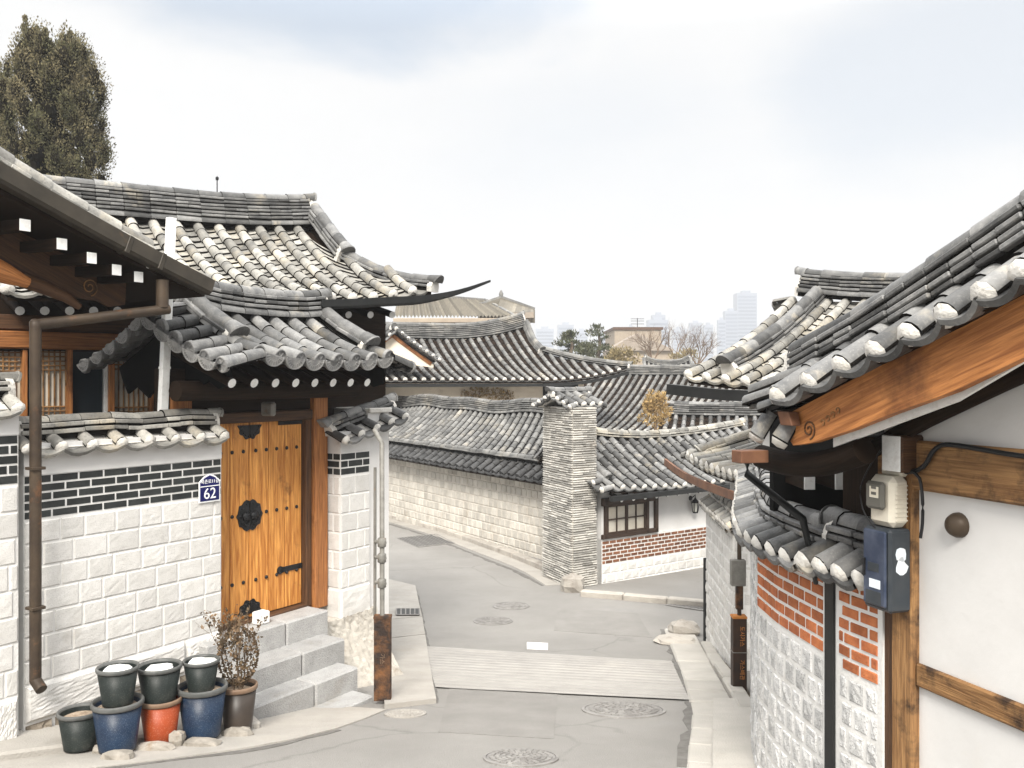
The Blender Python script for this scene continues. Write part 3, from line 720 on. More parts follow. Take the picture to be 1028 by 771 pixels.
# left ramp of concrete, in slabs
sheet('left_pavement', quadfn([(386, 712), (438, 706), (427, 640), (384, 645)]), 6, 6, 'concrete', .05)
sheet('left_pavement', quadfn([(384, 644.5), (426.8, 639.5), (424, 622), (380, 626)]), 6, 4, 'concrete', .052)
sheet('left_pavement', quadfn([(378, 625.6), (423.8, 621.6), (417, 590), (376, 580)]), 6, 6, 'concrete', .05)
def strip(pts, w, up, m, name, side=1):
    P_ = resample(catmull([G(*p) for p in pts], .4), .5)
    def f(u, v):
        a = chain(P_, u); d = (chain(P_, min(1, u+.03))-chain(P_, max(0, u-.03))).normalized(); s = V((d.y, -d.x, 0)).normalized()*side
        q = a+s*w*v; return q.x, q.y
    return sheet(name, f, len(P_), 3, m, up)
strip([(-90, 792), (60, 776), (160, 764), (262, 750), (340, 732), (388, 713)], 1.5, .012, 'concrete', 'left_gutter', -1)
kerb('kerb', [(-60, 774), (0, 764), (130, 748), (262, 732)], .5, .07, 'concrete', 1.1, right=False)
# right gutter slabs and kerb
kerb('gutter_slab', [(688, 790), (691, 748), (694, 714), (682, 672), (667, 632)], .44, .022, 'concrete_lightened', .62, right=True)
kerb('kerb', [(742, 716), (728, 690), (712, 665), (703, 648)], .17, .07, 'concrete_lightened', .9, right=True)
sheet('right_pavement', quadfn([(715, 800), (775, 800), (752, 706), (716, 706)]), 4, 5, 'concrete_lightened', .055)
sheet('road_patch', quadfn([(452, 688), (560, 694), (556, 742), (440, 735)]), 5, 6, 'asphalt_patch', .005)
sheet('road_patch', quadfn([(560, 610), (640, 616), (655, 640), (556, 633)]), 5, 6, 'asphalt_patch', .005)
def grime(pts, w, side, name='road_dirt'):
    P_ = resample(catmull([G(*p) for p in pts], .3), .22); random.seed(len(pts)); ws = [w*random.uniform(.25, 1.3) for _ in P_]
    def f(u, v):
        i = min(len(P_)-1, int(round(u*(len(P_)-1)))); a = P_[i]; d = (P_[min(len(P_)-1, i+1)]-P_[max(0, i-1)]).normalized(); s_ = V((d.y, -d.x, 0)).normalized()*side
        q = a+s_*(ws[i]*v-.02*(1-v)); return q.x, q.y
    sheet(name, f, len(P_)-1, 1, 'road_grime', .0065, thick=.0)
mat('road_grime', (.115, .108, .098), (.17, .162, .15), .95, 0, 9, 8, bump=.5, bs=80)
grime([(688, 770), (691, 748), (694, 714), (682, 672), (667, 632)], .07, -1)
grime([(392, 526), (430, 538), (480, 558), (520, 574), (545, 588)], .08, 1)
grime([(60, 777), (160, 765), (262, 751), (340, 733)], .06, 1)
grime([(438, 706), (427, 640), (417, 592)], .04, 1)
sheet('right_verge', quadfn([(744, 720), (764, 720), (730, 640), (710, 640)]), 4, 8, 'dirt', .012)
# kerbs and pavement along the middle wall
strip([(380, 521), (430, 536), (480, 555), (520, 571), (548, 588)], .55, .010, 'concrete', 'gutter_strip', -1)
kerb('kerb', [(376, 517), (430, 531), (480, 548), (520, 563), (570, 585)], .20, .13, 'kerbstone', .95, right=False)
kerb('kerb', [(582, 599), (640, 604), (715, 611)], .18, .11, 'kerbstone', .95, right=False)

# ================================================================== LEFT SIDE
def boundary_wall():
    t = thing('boundary_wall', FL.P(-1, -.15, -3.1), 'white granite block wall with a black brick band, left of the wooden gate', 'wall', 'street walls')
    pf = PFr(FL); mb = MB(); ss = [-1.98+.1*i for i in range(20)]+[0]
    wall_body(mb, pf, ss, -3.5, -.56, -.30, 0); mb.build('wall_face', 'grout', t)
    pl = MB(); wall_body(pl, pf, ss, -.80, -.54, -.28, .008); pl.build('plaster_band', 'plaster', t)
    b = MB(); blocks(b, pf, -1.98, 0, -1.165, -.80, .073, .235, .017, .006, 0, .5, 1, 0, .003, .03, rows=5); b.build('black_bricks', 'brick_black', t)
    g = MB(); blocks(g, pf, -1.98, 0, -2.52, -1.175, .19, .265, .012, .010, 0, .45, 5, .0016, .010, .2, rows=7)
    g.build('granite_blocks', 'granite', t)
    f = MB(); blocks(f, pf, -1.98, 0, -2.84, -2.52, .32, .85, .012, .04, 0, .3, 14, .005, .03, .15, rows=1); f.build('foundation_stones', 'granite', t)
    r = MB(); blocks(r, pf, -1.98, .1, -3.35, -2.84, .24, .34, .03, .03, 0, .4, 4, .04, .03, .3, rows=2); r.build('rubble_base', 'rubble', t)
    wall_cap(t, pf, -1.98, -.02, -.47, -.575, .22, .30, 'plaster', 2, .12, .055, .06, .06, True, 'tile_pale', 'mortar', -.15)
boundary_wall()
def boundary_wall_near():
    t = thing('boundary_wall', FL.P(-2.5, -.1, -3.1), 'taller white block wall with black bricks at the far left, partly behind the brown downpipe', 'wall', 'street walls')
    pf = PFr(FL); mb = MB(); ss = [-3.2+.15*i for i in range(8)]+[-2.06]
    wall_body(mb, pf, ss, -3.6, -.24, -.22, .07); mb.build('wall_face', 'grout', t)
    pl = MB(); wall_body(pl, pf, ss, -.45, -.23, -.20, .078); pl.build('plaster_band', 'plaster', t)
    b = MB(); blocks(b, pf, -3.2, -2.06, -.85, -.45, .073, .235, .017, .006, 0, .5, 1, 0, .003, .03, o0=.07, rows=5); b.build('black_bricks', 'brick_black', t)
    g = MB(); blocks(g, pf, -3.2, -2.06, -2.55, -.86, .2, .27, .012, .010, 0, .45, 4, .0016, .010, .2, o0=.07); g.build('granite_blocks', 'granite', t)
    f = MB(); blocks(f, pf, -3.2, -2.06, -2.95, -2.55, .4, .9, .012, .04, 0, .3, 14, .005, .03, .15, o0=.07, rows=1); f.build('foundation_stones', 'granite', t)
    r = MB(); blocks(r, pf, -3.2, -2.06, -3.5, -2.95, .24, .34, .03, .03, 0, .4, 4, .04, .03, .3, o0=.07, rows=2); r.build('rubble_base', 'rubble', t)
    wall_cap(t, pf, -3.2, -2.10, -.12, -.24, .22, .30, 'plaster', 2, .12, .05, .06, .06, True, 'tile_pale', 'mortar', -.08)
boundary_wall_near()

def house_sign():
    o = .02; c = FL.pp(210, 490, o); t = thing('house_number_sign', c, 'dark blue house number plate reading 62 on the black bricks beside the gate', 'sign')
    d, n = FL.d, FL.n; w, h = .125, .135
    def P(x, z, oo): return c+d*x+n*oo+ZU*z
    def outline(k, dz=0):
        return [(-w*k, -h*k-.0), (w*k, -h*k), (w*k, h*.5*k), (w*.55*k, h*.86*k), (0, h*1.06*k), (-w*.55*k, h*.86*k), (-w*k, h*.5*k)]
    m = MB(); m.plate([P(x, z, .004) for x, z in outline(1)], .008, 0); m.build('border', 'enamel_white', t)
    m = MB(); m.plate([P(x, z, .0095) for x, z in outline(.9)], .004, 0); m.build('plate', 'enamel_blue', t)
    m = MB(); m.box(P(0, .022, .0125), (d, n, ZU), (w*.9, .001, .004), 0); m.build('rule', 'enamel_white', t)
    text_mesh('number', '62', .15, 'enamel_white', t, P(0, -.055, .0125), d, ZU, .0015)
    text_mesh('street_name', '북촌로11길', .046, 'enamel_white', t, P(0, .066, .0125), d, ZU, .0015)
house_sign()

# ---- the wooden gate
def gate():
    t = thing('wooden_gate', FL.P(.65, -.4, -2.6), 'wooden double door gate with iron studs under its own small tiled roof', 'gate')
    O = -.28; DT, DB = -.47, -2.57
    # leaves
    for a, b, hang in ((-.16, .597, 0), (.603, 1.36, 1)):
        m = MB(); n = 3; w = (b-a)/n
        cuts = [a, a+w*(1.05 if hang else .9), a+w*2.0, b]
        for x0, x1 in zip(cuts, cuts[1:]):
            m.fbox(FL, x0+.003, x1-.003, O-.05, O+random.uniform(-.002, .002), DB, DT, .006)
        leaf_o = m.build('door_leaf', 'wood_door', t)
        st = None
        for z in (-.78, -1.46, -2.18):
            for k in range(5):
                x = a+(b-a)*(k+.55)/5.1
                if abs(x-.6) < .14 and z < -1.2 and z > -1.7: continue
                p = FL.P(x, O, z)
                if st is None:
                    m = MB(); m.lathe(V((0, 0, 0)), [(.021, 0), (.020, .008), (.013, .016), (.001, .019)], 0, 10, ax=FL.n); st = m.build('stud', 'iron'); st.parent = leaf_o; st.location = p-t.location
                else:
                    c = st.copy(); COL.objects.link(c); c.parent = leaf_o; c.location = p-t.location
        # half of the ring plates on each leaf
        sg = 1 if hang else -1
        for z, R, lo, hi in ((-.50, .15, -90, 0), (-1.47, .165, -90, 90), (-2.53, .15, 0, 90)):
            m = MB(); pts = [FL.P(.6+sg*.004, O+.005, z)]
            K = 14
            for k in range(K+1):
                th = math.radians(lerp(lo, hi, k/K)); rr = R*(1+.07*math.cos(th*10))
                pts.append(FL.P(.6+sg*(.004+rr*math.cos(th)), O+.005, z+rr*math.sin(th)))
            m.plate(pts, .008)
            for k in range(5):
                th = math.radians(lerp(lo, hi, (k+.5)/5)); m.lathe(FL.P(.6+sg*R*.8*math.cos(th), O+.008, z+R*.8*math.sin(th)), [(.011, 0), (.008, .008), (.001, .01)], 0, 8, ax=FL.n)
            pl_ = m.build('ring_plate', 'iron', leaf_o)
            if z == -1.47:
                m = MB(); m.lathe(FL.P(.6+sg*.055, O+.008, z-.01), [(.05, 0), (.048, .015), (.03, .032), (.001, .038)], 0, 14, ax=FL.n)
                ring = [FL.P(.6+sg*.055+.045*math.cos(q*.5236), O+.03, z-.055+.05*math.sin(q*.5236)) for q in range(13)]
                m.tube(ring, .007, 0, 6, False); m.build('door_ring', 'iron', pl_)
    m = MB()
    m.fbox(FL, 1.03, 1.36, O, O+.012, -2.17, -2.11, .004); m.lathe(FL.P(1.03, O, -2.14), [(.045, 0), (.045, .012), (.001, .012)], 0, 10, smooth=False, ax=FL.n); m.build('hinge_strap', 'iron', t)
    m = MB(); m.fbox(FL, 1.0, 1.36, O, O+.01, -.52, -.475, .004); m.build('hinge_strap', 'iron', t)
    # frame
    m = MB(); m.fbox(FL, 1.37, 1.46, O-.08, O+.06, -2.62, -.40, .008); m.build('door_jamb', 'wood_brown', t)
    m = MB(); m.fbox(FL, 1.465, 1.675, O-.1, O+.11, -2.66, -.12, .012); m.build('gate_post', 'wood_orange', t)
    m = MB(); m.fbox(FL, -.42, -.17, O-.1, O+.06, -2.9, -.12, .012); m.build('gate_post', 'wood_orange', t)
    m = MB(); m.fbox(FL, -.5, 1.455, O-.08, O+.09, DT, -.355, .012); m.build('lintel', 'wood_brown', t)
    m = MB(); m.fbox(FL, -.5, 1.9, O-.1, O+.03, -.352, .1, .01); m.build('header_board', 'wood_dark', t)
    m = MB(); m.fbox(FL, -.17, 1.37, O-.1, O+.10, -2.66, -2.58, .01); m.build('threshold', 'wood_brown', t)
    m = MB(); m.tube([FL.P(-.5, -.05, -.12), FL.P(2.0, -.05, -.12)], .10, 0, 12); m.build('eave_purlin', 'wood_dark', t)
    m = MB(); m.fbox(FL, .63, .70, -.15, .04, -.40, -.25, .02); m.build('beam_end', 'pipe_grey', t)
    # dark store behind the doors
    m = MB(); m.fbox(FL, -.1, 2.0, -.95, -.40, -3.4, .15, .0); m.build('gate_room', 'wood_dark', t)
    roof = gable_roof(t, FL, -.05, 1.85, -.45, .66, .60, .20, -1.5, .2, sp=.29, cap='round', up=.05, upR=.05, vl=.42, vr=.30, layers=3, w=.11, lh=.055, rr=.075, nlayers=2,
                      r=.078, trows=.16, sag=.10, mcap=3, naerim=(True, True), nend=.32, seg=9) if False else None
    EF = lambda u: FL.P(lerp(-.05, 1.85, u), .60, .19+.06*abs(2*u-1)**3)
    EB = lambda u: FL.P(lerp(-.05, 1.85, u), -1.5, .19+.06*abs(2*u-1)**3)
    TF = lambda u: FL.P(lerp(-.05, 1.85, u), -.45, .68+.06*abs(2*u-1)**3)
    m = MB(); us = us_for(1.9, .29)
    giwa_field(m, EF, TF, us, .078, .27, .10, 'round', 9, 5, 0, 1, .16, mcap=3)
    giwa_field(m, EB, TF, us, .078, .27, .10, 'round', 7, 4, 0, 1, .16, mcap=3)
    deck(m, EF, TF, 2, 8, 4, .10, .07); deck(m, EB, TF, 2, 8, 4, .10, .07)
    def sl(u, E, v):
        e, q = E(u), TF(u); return lerp(e, q, v)-ZU*(.10*(q-e).length*.5*4*v*(1-v))
    for u, ln, sg in ((0, .46, -1), (1, .34, 1)):
        for E in (EF, EB):
            path = [sl(u, E, v)-ZU*.01 for v in (-.04, .25, .5, .75, 1)]
            verge(m, path, FL.d*sg, ln, .235, .075, 'round', 9, 0, 1, .10, mcap=3)
    roof = m.build('roof', ['tile', 'mortar', 'wood_dark', 'tile_end'], t)
    r = MB(); ridge(r, [TF(i/10)+ZU*.0 for i in range(11)], 3, .12, .055, .08, .3, True, 0, 1, (1, 1), 9); r.build('ridge', ['tile', 'mortar'], roof)
    for u, e in ((.02, .40), (.98, .30)):
        for E in (EF, EB):
            r = MB(); ridge(r, [sl(u, E, v)+ZU*.05 for v in (1, .85, .7, .55, e)], 1, .11, .06, .085, .36, False, 0, 1, (0, 1), 9); r.build('verge_ridge', ['tile', 'mortar'], roof)
    for k in range(8):
        x = -.22+k*.272; m = MB(); m.tube([FL.P(x, -.42, .27), FL.P(x, .43, -.045)], .047, 0, 12, True, None, 1); m.build('rafter', ['wood_dark', 'white_paint'], t)
    # scalloped gable boards at both ends
    for x in (-.22, 2.0):
        pts = [FL.P(x, -1.35, .12), FL.P(x, -.9, .34), FL.P(x, -.45, .60), FL.P(x, 0, .34), FL.P(x, .42, .10), FL.P(x, .40, -.06), FL.P(x, .25, -.10), FL.P(x, .1, -.02), FL.P(x, -.1, -.12), FL.P(x, -.3, -.04), FL.P(x, -.5, -.16), FL.P(x, -.7, -.06), FL.P(x, -.85, -.2), FL.P(x, -1.05, -.08), FL.P(x, -1.2, -.16), FL.P(x, -1.3, .0)]
        m = MB(); m.plate(pts, .03); m.build('gable_board', 'rooftop_dark', t)
mat('tile_end', (.15, .15, .15), (.25, .245, .235), .7, .35, 9, 7, bump=.3, bs=60)
gate()
def gate_pillar():
    t = thing('gate_pillar', FL.P(1.95, -.15, -2.8), 'short granite block pillar with three rows of black bricks, right of the gate', 'wall', 'street walls')
    pf = PFr(FL); T0, T1 = 1.70, 2.20
    m = MB(); wall_body(m, pf, [T0, T1], -2.95, -.70, -.32, 0); m.build('wall_face', 'grout', t)
    m = MB(); wall_body(m, pf, [T0-.006, T1], -.86, -.62, -.30, .007); m.build('plaster_band', 'plaster', t)
    sd = PFr(Fr(FL.P(T0, -.32), (FL.n.x, FL.n.y)))
    m = MB(); blocks(m, pf, T0, T1, -1.13, -.87, .085, .25, .017, .006, 0, .5, 1, 0, .003, .03, rows=3); blocks(m, sd, 0, .32, -1.13, -.87, .085, .2, .017, .006, 0, .5, 1, 0, .003, .03, rows=3); m.build('black_bricks', 'brick_black', t)
    m = MB(); blocks(m, pf, T0, T1, -2.45, -1.14, .22, .26, .012, .010, 0, .5, 4, .0015, .01, .1, rows=6); blocks(m, sd, 0, .32, -2.45, -1.14, .22, .2, .012, .010, 0, .5, 3, .003, .01, .1, rows=6)
    blocks(m, pf, T0, T1, -2.80, -2.46, .34, .5, .012, .02, 0, 0, 6, .004, .012, 0, rows=1); blocks(m, sd, 0, .32, -2.80, -2.46, .34, .32, .012, .02, 0, 0, 4, .008, .012, 0, rows=1)
    m.build('granite_blocks', 'granite', t)
    wall_cap(t, pf, T0-.04, 2.72, -.60, -.70, .27, .25, 'plaster', 2, .11, .05, .06, .07, True, 'tile', 'mortar', -.15, zfn=lambda s: (s-1.7)*.22, ds=.2)
    # rough cement footing running out to the street
    m = MB(); nt_, nz_ = 26, 24; rs = random.Random(3)
    def prof(u, v):
        o = lerp(.03, .52+.12*u, v**1.6); z = lerp(-2.78, -3.72, v); return o, z
    g = [[None]*(nz_+1) for _ in range(nt_+1)]
    for i in range(nt_+1):
        for j in range(nz_+1):
            u, v = i/nt_, j/nz_; o, z = prof(u, v); j_ = .010 if 0 < j < nz_ else .004
            g[i][j] = FL.P(lerp(1.28, 2.30, u), o+rs.uniform(-j_, j_), z+rs.uniform(-.012, .012))
    for i in range(nt_):
        for j in range(nz_): m.poly([g[i][j], g[i][j+1], g[i+1][j+1]], 0, .5); m.poly([g[i][j], g[i+1][j+1], g[i+1][j]], 0, .5)
    for i in (0, nt_):
        for j in range(nz_):
            a, b = g[i][j], g[i][j+1]; bk = FL.P(1.28 if i == 0 else 2.30, -.33, 0)
            m.poly([a, b, V((bk.x, bk.y, b.z)), V((bk.x, bk.y, a.z))], 0, .5)
    for i in range(nt_):
        a, b = g[i][0], g[i+1][0]; a2, b2 = FL.P(lerp(1.28, 2.3, i/nt_), -.33, -2.78), FL.P(lerp(1.28, 2.3, (i+1)/nt_), -.33, -2.78); m.poly([a, b, b2, a2], 0, .5)
    m.build('cement_footing', 'rough_plaster', t)
gate_pillar()
def end_wall():
    t = thing('plaster_wall', FL.P(2.4, -.15, -3.6), 'narrow white plastered wall end behind the gas pipes', 'wall')
    m = MB(); wall_body(m, PFr(FL), [2.205, 2.4, 2.585], -3.9, -.42, -.6, -.03); m.build('wall_face', 'plaster', t)
    m = MB(); m.fbox(FL, 2.2, 2.61, -.62, .01, -.42, -.36, .01); m.build('capping', 'mortar', t)
end_wall()
def gas_pipe_left():
    g = G(384, 703, .04); t = thing('gas_pipe', g, 'grey gas pipe in a rusty brown guard standing at the corner of the gate pillar', 'pipe', 'gas pipes')
    x, y = g.x, g.y; zt = zat(445, y)
    m = MB(); m.tube([V((x-.005, y+.02, g.z+.1)), V((x-.01, y+.03, zt)), V((x-.12, y+.25, zt+.12))], .026, 0, 10); m.build('riser', 'pipe_grey', t)
    m = MB(); m.tube([V((x-.09, y+.08, g.z+.85)), V((x-.09, y+.09, zat(470, y)))], .016, 0, 8); m.build('riser', 'pipe_grey', t)
    z0 = zat(545, y)
    for dz in (0, -.16, -.42):
        m = MB(); m.lathe(V((x-.01, y+.025, z0+dz)), [(.03, -.05), (.045, -.04), (.045, .04), (.03, .05)], 0, 10); m.tube([V((x-.09, y+.085, z0+dz)), V((x+.03, y+.0, z0+dz))], .02, 0, 8); m.build('valve', 'pipe_grey', t)
    zg = zat(618, y); m = MB()
    m.abox((x-.085, y-.03, g.z), (x+.085, y-.02, zg), .003); m.abox((x-.085, y-.02, g.z), (x-.075, y+.07, zg), .003); m.abox((x+.075, y-.02, g.z), (x+.085, y+.07, zg), .003)
    gd = m.build('pipe_guard', 'rust', t)
    m = MB(); m.abox((x-.09, y-.034, zg-.03), (x+.09, y+.072, zg), .003); m.build('top_band', 'rust', gd)
    text_mesh('lettering', '가스', .06, 'pot_rim_brown', gd, V((x, y-.0325, lerp(g.z, zg, .5))), V((0, 0, -1)), V((1, 0, 0)), .001)
gas_pipe_left()
def steps():
    t = thing('stone_steps', FL.P(.4, .3, -3.4), 'four grey granite steps leading up to the wooden gate', 'steps')
    for t0, t1, o0, o1, z0, z1 in ((-.3, 1.34, -.16, .16, -3.1, -2.585), (-.4, 1.25, -.1, .50, -3.3, -2.83), (-.5, 1.155, 0, .78, -3.5, -3.065), (-.5, 1.08, .1, 1.06, -3.7, -3.29)):
        m = MB(); n = 2
        m.fbox(FL, t0, (t0+t1)/2+.2-.004, o0, o1, z0, z1, .018); m.fbox(FL, (t0+t1)/2+.2+.004, t1, o0, o1+.006, z0, z1-.002, .018)
        m.build('step', 'granite_step', t)
steps()
p = FL.pp(262, 627, -.02); p.z = -2.583
m = MB(); m.box(p+ZU*.065, (FL.d, FL.n, ZU), (.075, .06, .065), .012); tag(m.build('white_block', 'styrofoam'), 'small white block left on the top step against the wooden door', 'block')

# ---- potted plants and tubs on the kerb
def pot_mesh(R, H, body, rim, name, label, base, fill=None, taper=.72, group='plant pots by the wall', filldrop=.05, tilt=0):
    t = thing(name, base, label, 'pot', group)
    m = MB(); rb = R*taper
    m.lathe(base, [(.001, 0), (rb, 0), (rb*1.01, .02), (R*.955, H*.90), (R*.955, H*.90), (R*.93, H*.9)], 0, 28)
    m.lathe(base, [(R*.90, H*.96), (R*.86, H*.9), (rb*.92, .03), (.001, .03)], 0, 28)
    m.build('pot_body', body, t)
    m = MB(); m.lathe(base, [(R*.94, H*.885), (R*1.0, H*.89), (R*1.03, H*.92), (R*1.03, H*.975), (R*1.0, H), (R*.94, H*1.0), (R*.90, H*.965), (R*.88, H*.93)], 0, 28); m.build('rim', rim, t)
    if fill:
        m = MB(); m.lathe(base, [(R*.86, H-filldrop-.01), (R*.5, H-filldrop+.012), (.001, H-filldrop+.006)], 0, 20, jit=.05); m.build('soil', fill, t)
    return t
def pot_at(px, py, o):
    return G(px, py, .04)
PA = pot_at(80, 750, .30); PB = pot_at(118, 751, .30); PC = pot_at(161, 743, .30); PD = pot_at(203, 738, .32); PE = pot_at(239, 731, .34)
for q in (PA, PB, PC, PD, PE): print('pot', tuple(round(c, 2) for c in q), 'ground', round(-D(q.y), 2))
pot_mesh(.165, .30, 'pot_black', 'pot_rim', 'flower_pot', 'smallest dark pot, full of dry soil, at the left end of the pots', PA, 'soil')
pot_mesh(.195, .385, 'pot_blue', 'pot_rim', 'flower_pot', 'glossy blue pot second from the left, with a black pot stacked on it', PB, 'soil')
pot_mesh(.170, .355, 'pot_orange', 'pot_rim_brown', 'flower_pot', 'bright orange pot in the middle of the row, with a black pot stacked on it', PC, 'soil')
pot_mesh(.205, .43, 'pot_blue', 'pot_rim', 'flower_pot', 'largest blue pot, beside the shrub pot, with a small black pot stacked on it', PD, 'soil')
pot_mesh(.165, .39, 'pot_brown', 'pot_rim_brown', 'flower_pot', 'dark brown pot holding the dry shrub, beside the steps', PE, 'soil')
TB = PB+V((0, 0.005, .355)); TC = PC+V((-.01, 0.005, .325)); TD = PD+V((-.01, .005, .385))
pot_mesh(.160, .30, 'pot_black', 'pot_rim', 'flower_pot', 'black pot with white foam inside, stacked on the left blue pot', TB, None)
pot_mesh(.178, .30, 'pot_black', 'pot_rim', 'flower_pot', 'wide black pot with white foam inside, stacked on the orange pot', TC, None)
pot_mesh(.150, .26, 'pot_black', 'pot_rim', 'flower_pot', 'small black pot with white foam inside, stacked on the largest blue pot', TD, None)
def foam(c, w, d, lab):
    m = MB(); rock(m, c, (w, d, .035), 0, int(w*1000)); tag(m.build('foam_block', 'styrofoam'), lab, 'foam', 'foam in the pots')
foam(TB+V((0, -.01, .272)), .105, .08, 'broken slab of white foam in the pot on the left blue pot')
foam(TC+V((.01, -.01, .268)), .11, .085, 'rounded lump of white foam in the pot on the orange pot')
foam(TD+V((.02, -.01, .238)), .115, .08, 'piece of white foam in the small pot on the largest blue pot')
for c, R_, s, lab in ((PB+V((.10, -.20, -.035)), (.13, .08, .055), 4, 'brownish stone in front of the left blue pot'), (PC+V((.03, -.19, -.03)), (.16, .08, .045), 5, 'flat white stone under the orange pot'),
                      (PC+V((.16, -.06, .035)), (.07, .06, .07), 6, 'small rounded white stone leaning on the orange pot'), (PD+V((.07, -.23, -.02)), (.17, .08, .045), 7, 'long pale stone in front of the largest blue pot'),
                      (PE+V((.03, -.13, -.03)), (.14, .09, .06), 8, 'square pale stone under the shrub pot'), (PA+V((.19, -.06, .01)), (.06, .05, .035), 9, 'little white stone between the smallest pot and the left blue pot')):
    c = c.copy(); c.z = max(c.z, -D(c.y)+.02); m = MB(); rock(m, c, R_, 0, s); tag(m.build('stone', 'rock'), lab, 'stone', 'stones under the pots')
def dry_shrub():
    b = PE+V((0, 0, .34)); t = thing('dry_shrub', b, 'small twiggy shrub with dry brown leaves growing in the dark brown pot', 'shrub')
    m = MB(); tips = []; random.seed(21)
    for k in range(6):
        a = k*1.05; branch(m, b+V((math.cos(a)*.03, math.sin(a)*.03, -.02)), V((math.cos(a)*.32, math.sin(a)*.32, 1)).normalized(), .34, .008, 2, 0, .55, 5, .25, 4, tips)
    m.build('stem', 'twig', t)
    m = MB(); 
    for q, d in tips:
        for _ in range(5): leaf(m, q-d*random.uniform(0, .1)+rdir()*.02, (rdir()+ZU*.2).normalized(), random.uniform(.025, .05), 0, .5)
    for _ in range(900):
        q = rdir(); p = b+V((q.x*.17, q.y*.17, .30+q.z*.25)); leaf(m, p, rdir(), random.uniform(.022, .048), 0, .6)
    m.build('leaves', 'leaf_dry', t)
dry_shrub()

# ---- main house behind the gate
FM = Fr((-2.948, 13.2), (.788, .616))
def main_house():
    t = thing('hanok_house', FM.P(-1.8, 0, -3.5), 'large hanok with a curved grey tile roof rising behind the wooden gate', 'house', 'hanok houses')
    S0, S1 = -4.3, .60
    def zu(s): return .30*max(0, (s+.9)/1.7)**2-.10*max(0, (-s-1.5)/2.5)
    def Es(s): return FM.P(s, 2.3, .98+zu(s))
    def Ts(s):
        if s <= 0: return FM.P(s, 0, 2.10+.16*max(0, (s+2.2)/2.2)**2-.03*max(0, -s-2))
        k = s/.6; o = .95+1.35*k; return FM.P(s, o, lerp(1.72, .98+zu(.6)+.05, k))
    E = lambda u: Es(lerp(S0, S1, u)); T = lambda u: Ts(lerp(S0, S1, u))
    m = MB(); giwa_field(m, E, T, us_for(S1-S0, .285), .072, .27, .10, 'plaster', 8, 4, 0, 1, .15)
    deck(m, E, T, 2, 16, 4, .10, .08)
    Eb = lambda u: FM.P(lerp(S0, .0, u), -2.3, 1.13); Tb = lambda u: Ts(lerp(S0, 0, u)); deck(m, Eb, Tb, 0, 8, 3, .1, .02)
    hipA = FM.P(0, .95, 1.70); c1 = Es(S1); c2 = FM.P(S1, -2.3, 1.2); hb = FM.P(0, -.95, 1.7)
    deck(m, lambda u: lerp(c1, c2, u), lambda u: lerp(hipA, hb, u), 0, 6, 3, .05, .02)
    m.poly([FM.P(-.03, .95, 1.70), FM.P(-.03, -.95, 1.70), FM.P(-.03, 0, 2.3)], 2, .5)
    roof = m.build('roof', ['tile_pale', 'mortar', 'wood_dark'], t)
    r = MB(); ridge(r, [Ts(lerp(S0, -.02, i/14))-ZU*.02 for i in range(15)], 6, .15, .05, .085, .34, True, 0, 1, (1, 1), 8); r.build('ridge', ['tile', 'mortar'], roof)
    def sl(s, o): 
        a, b = Es(s), Ts(min(s, 0)); v = (2.3-o)/2.3; return lerp(a, b, v)-ZU*(.10*2.5*.5*4*v*(1-v))
    r = MB(); ridge(r, [Ts(0)+ZU*.12, sl(.0, .3)+ZU*.12, sl(.0, .62)+ZU*.08, sl(.0, .98)+ZU*.05], 3, .12, .05, .08, .3, False, 0, 1, (0, 1), 8); r.build('verge_ridge', ['tile', 'mortar'], roof)
    r = MB(); ridge(r, [lerp(FM.P(.0, .97, 1.66), Es(S1)+FM.n*.02-ZU*.03, v)-ZU*.10*math.sin(math.pi*v) for v in (0, .2, .4, .6, .8, 1)], 2, .10, .05, .07, .3, False, 0, 1, (0, 1), 8); r.build('hip_ridge', ['tile', 'mortar'], roof)
    r = MB(); ridge(r, [FM.P(.0, -.95, 1.74), FM.P(.35, -1.5, 1.52), FM.P(.75, -2.1, 1.44)], 2, .10, .05, .07, .3, False, 0, 1, (0, 1), 6); r.build('hip_ridge', ['tile', 'mortar'], roof)
    # gutter with its upswept tip
    pts = [FM.pp(px, py, 2.42) for px, py in ((321, 305.5), (345, 305), (385, 303), (420, 301), (448, 296), (470, 290), (492, 282))]
    pts = catmull(pts, .12); n = len(pts); g = MB()
    g.sweep(pts, [(-.05, .05), (-.055, -.04), (.025, -.06), (.05, -.03), (.055, .055), (.045, .055), (.035, -.02), (-.03, -.03), (-.04, .05)], 0, True, True, None, False, ZU, None, [1 if i < n*.5 else lerp(1, .2, (i/n-.5)/.5) for i in range(n)])
    g.build('gutter', 'gutter_black', t)
    # round rafters with white ends
    for px in [20, 45, 70, 94, 118]+[350, 372, 394]:
        a = FM.pp(px, 312 if px < 200 else 316, 2.05); b = a-FM.n*.9+ZU*.22
        q = MB(); q.tube([b, a], .045, 0, 12, True, None, 1); q.build('rafter', ['wood_dark', 'white_paint'], t)
    q = MB(); q.fbox(FM, -5.2, .55, -2.0, 1.2, -3.8, .98, 0); q.build('wall', 'wood_dark', t)
    # lattice front
    O = 1.25
    def bx(px0, px1, py0, py1, o0, o1, mt, name, bev=.006):
        t0, t1 = FM.t(px0, O), FM.t(px1, O); y = FM.P((t0+t1)/2, O).y; k = MB(); k.fbox(FM, t0, t1, o0, o1, zat(py1, y), zat(py0, y), bev); return k.build(name, mt, t)
    bx(-40, 170, 334, 351, 1.2, 1.34, 'wood_orange', 'lintel_beam', .015); bx(-40, 170, 318, 333, 1.2, 1.29, 'wood_brown', 'lintel_beam', .015)
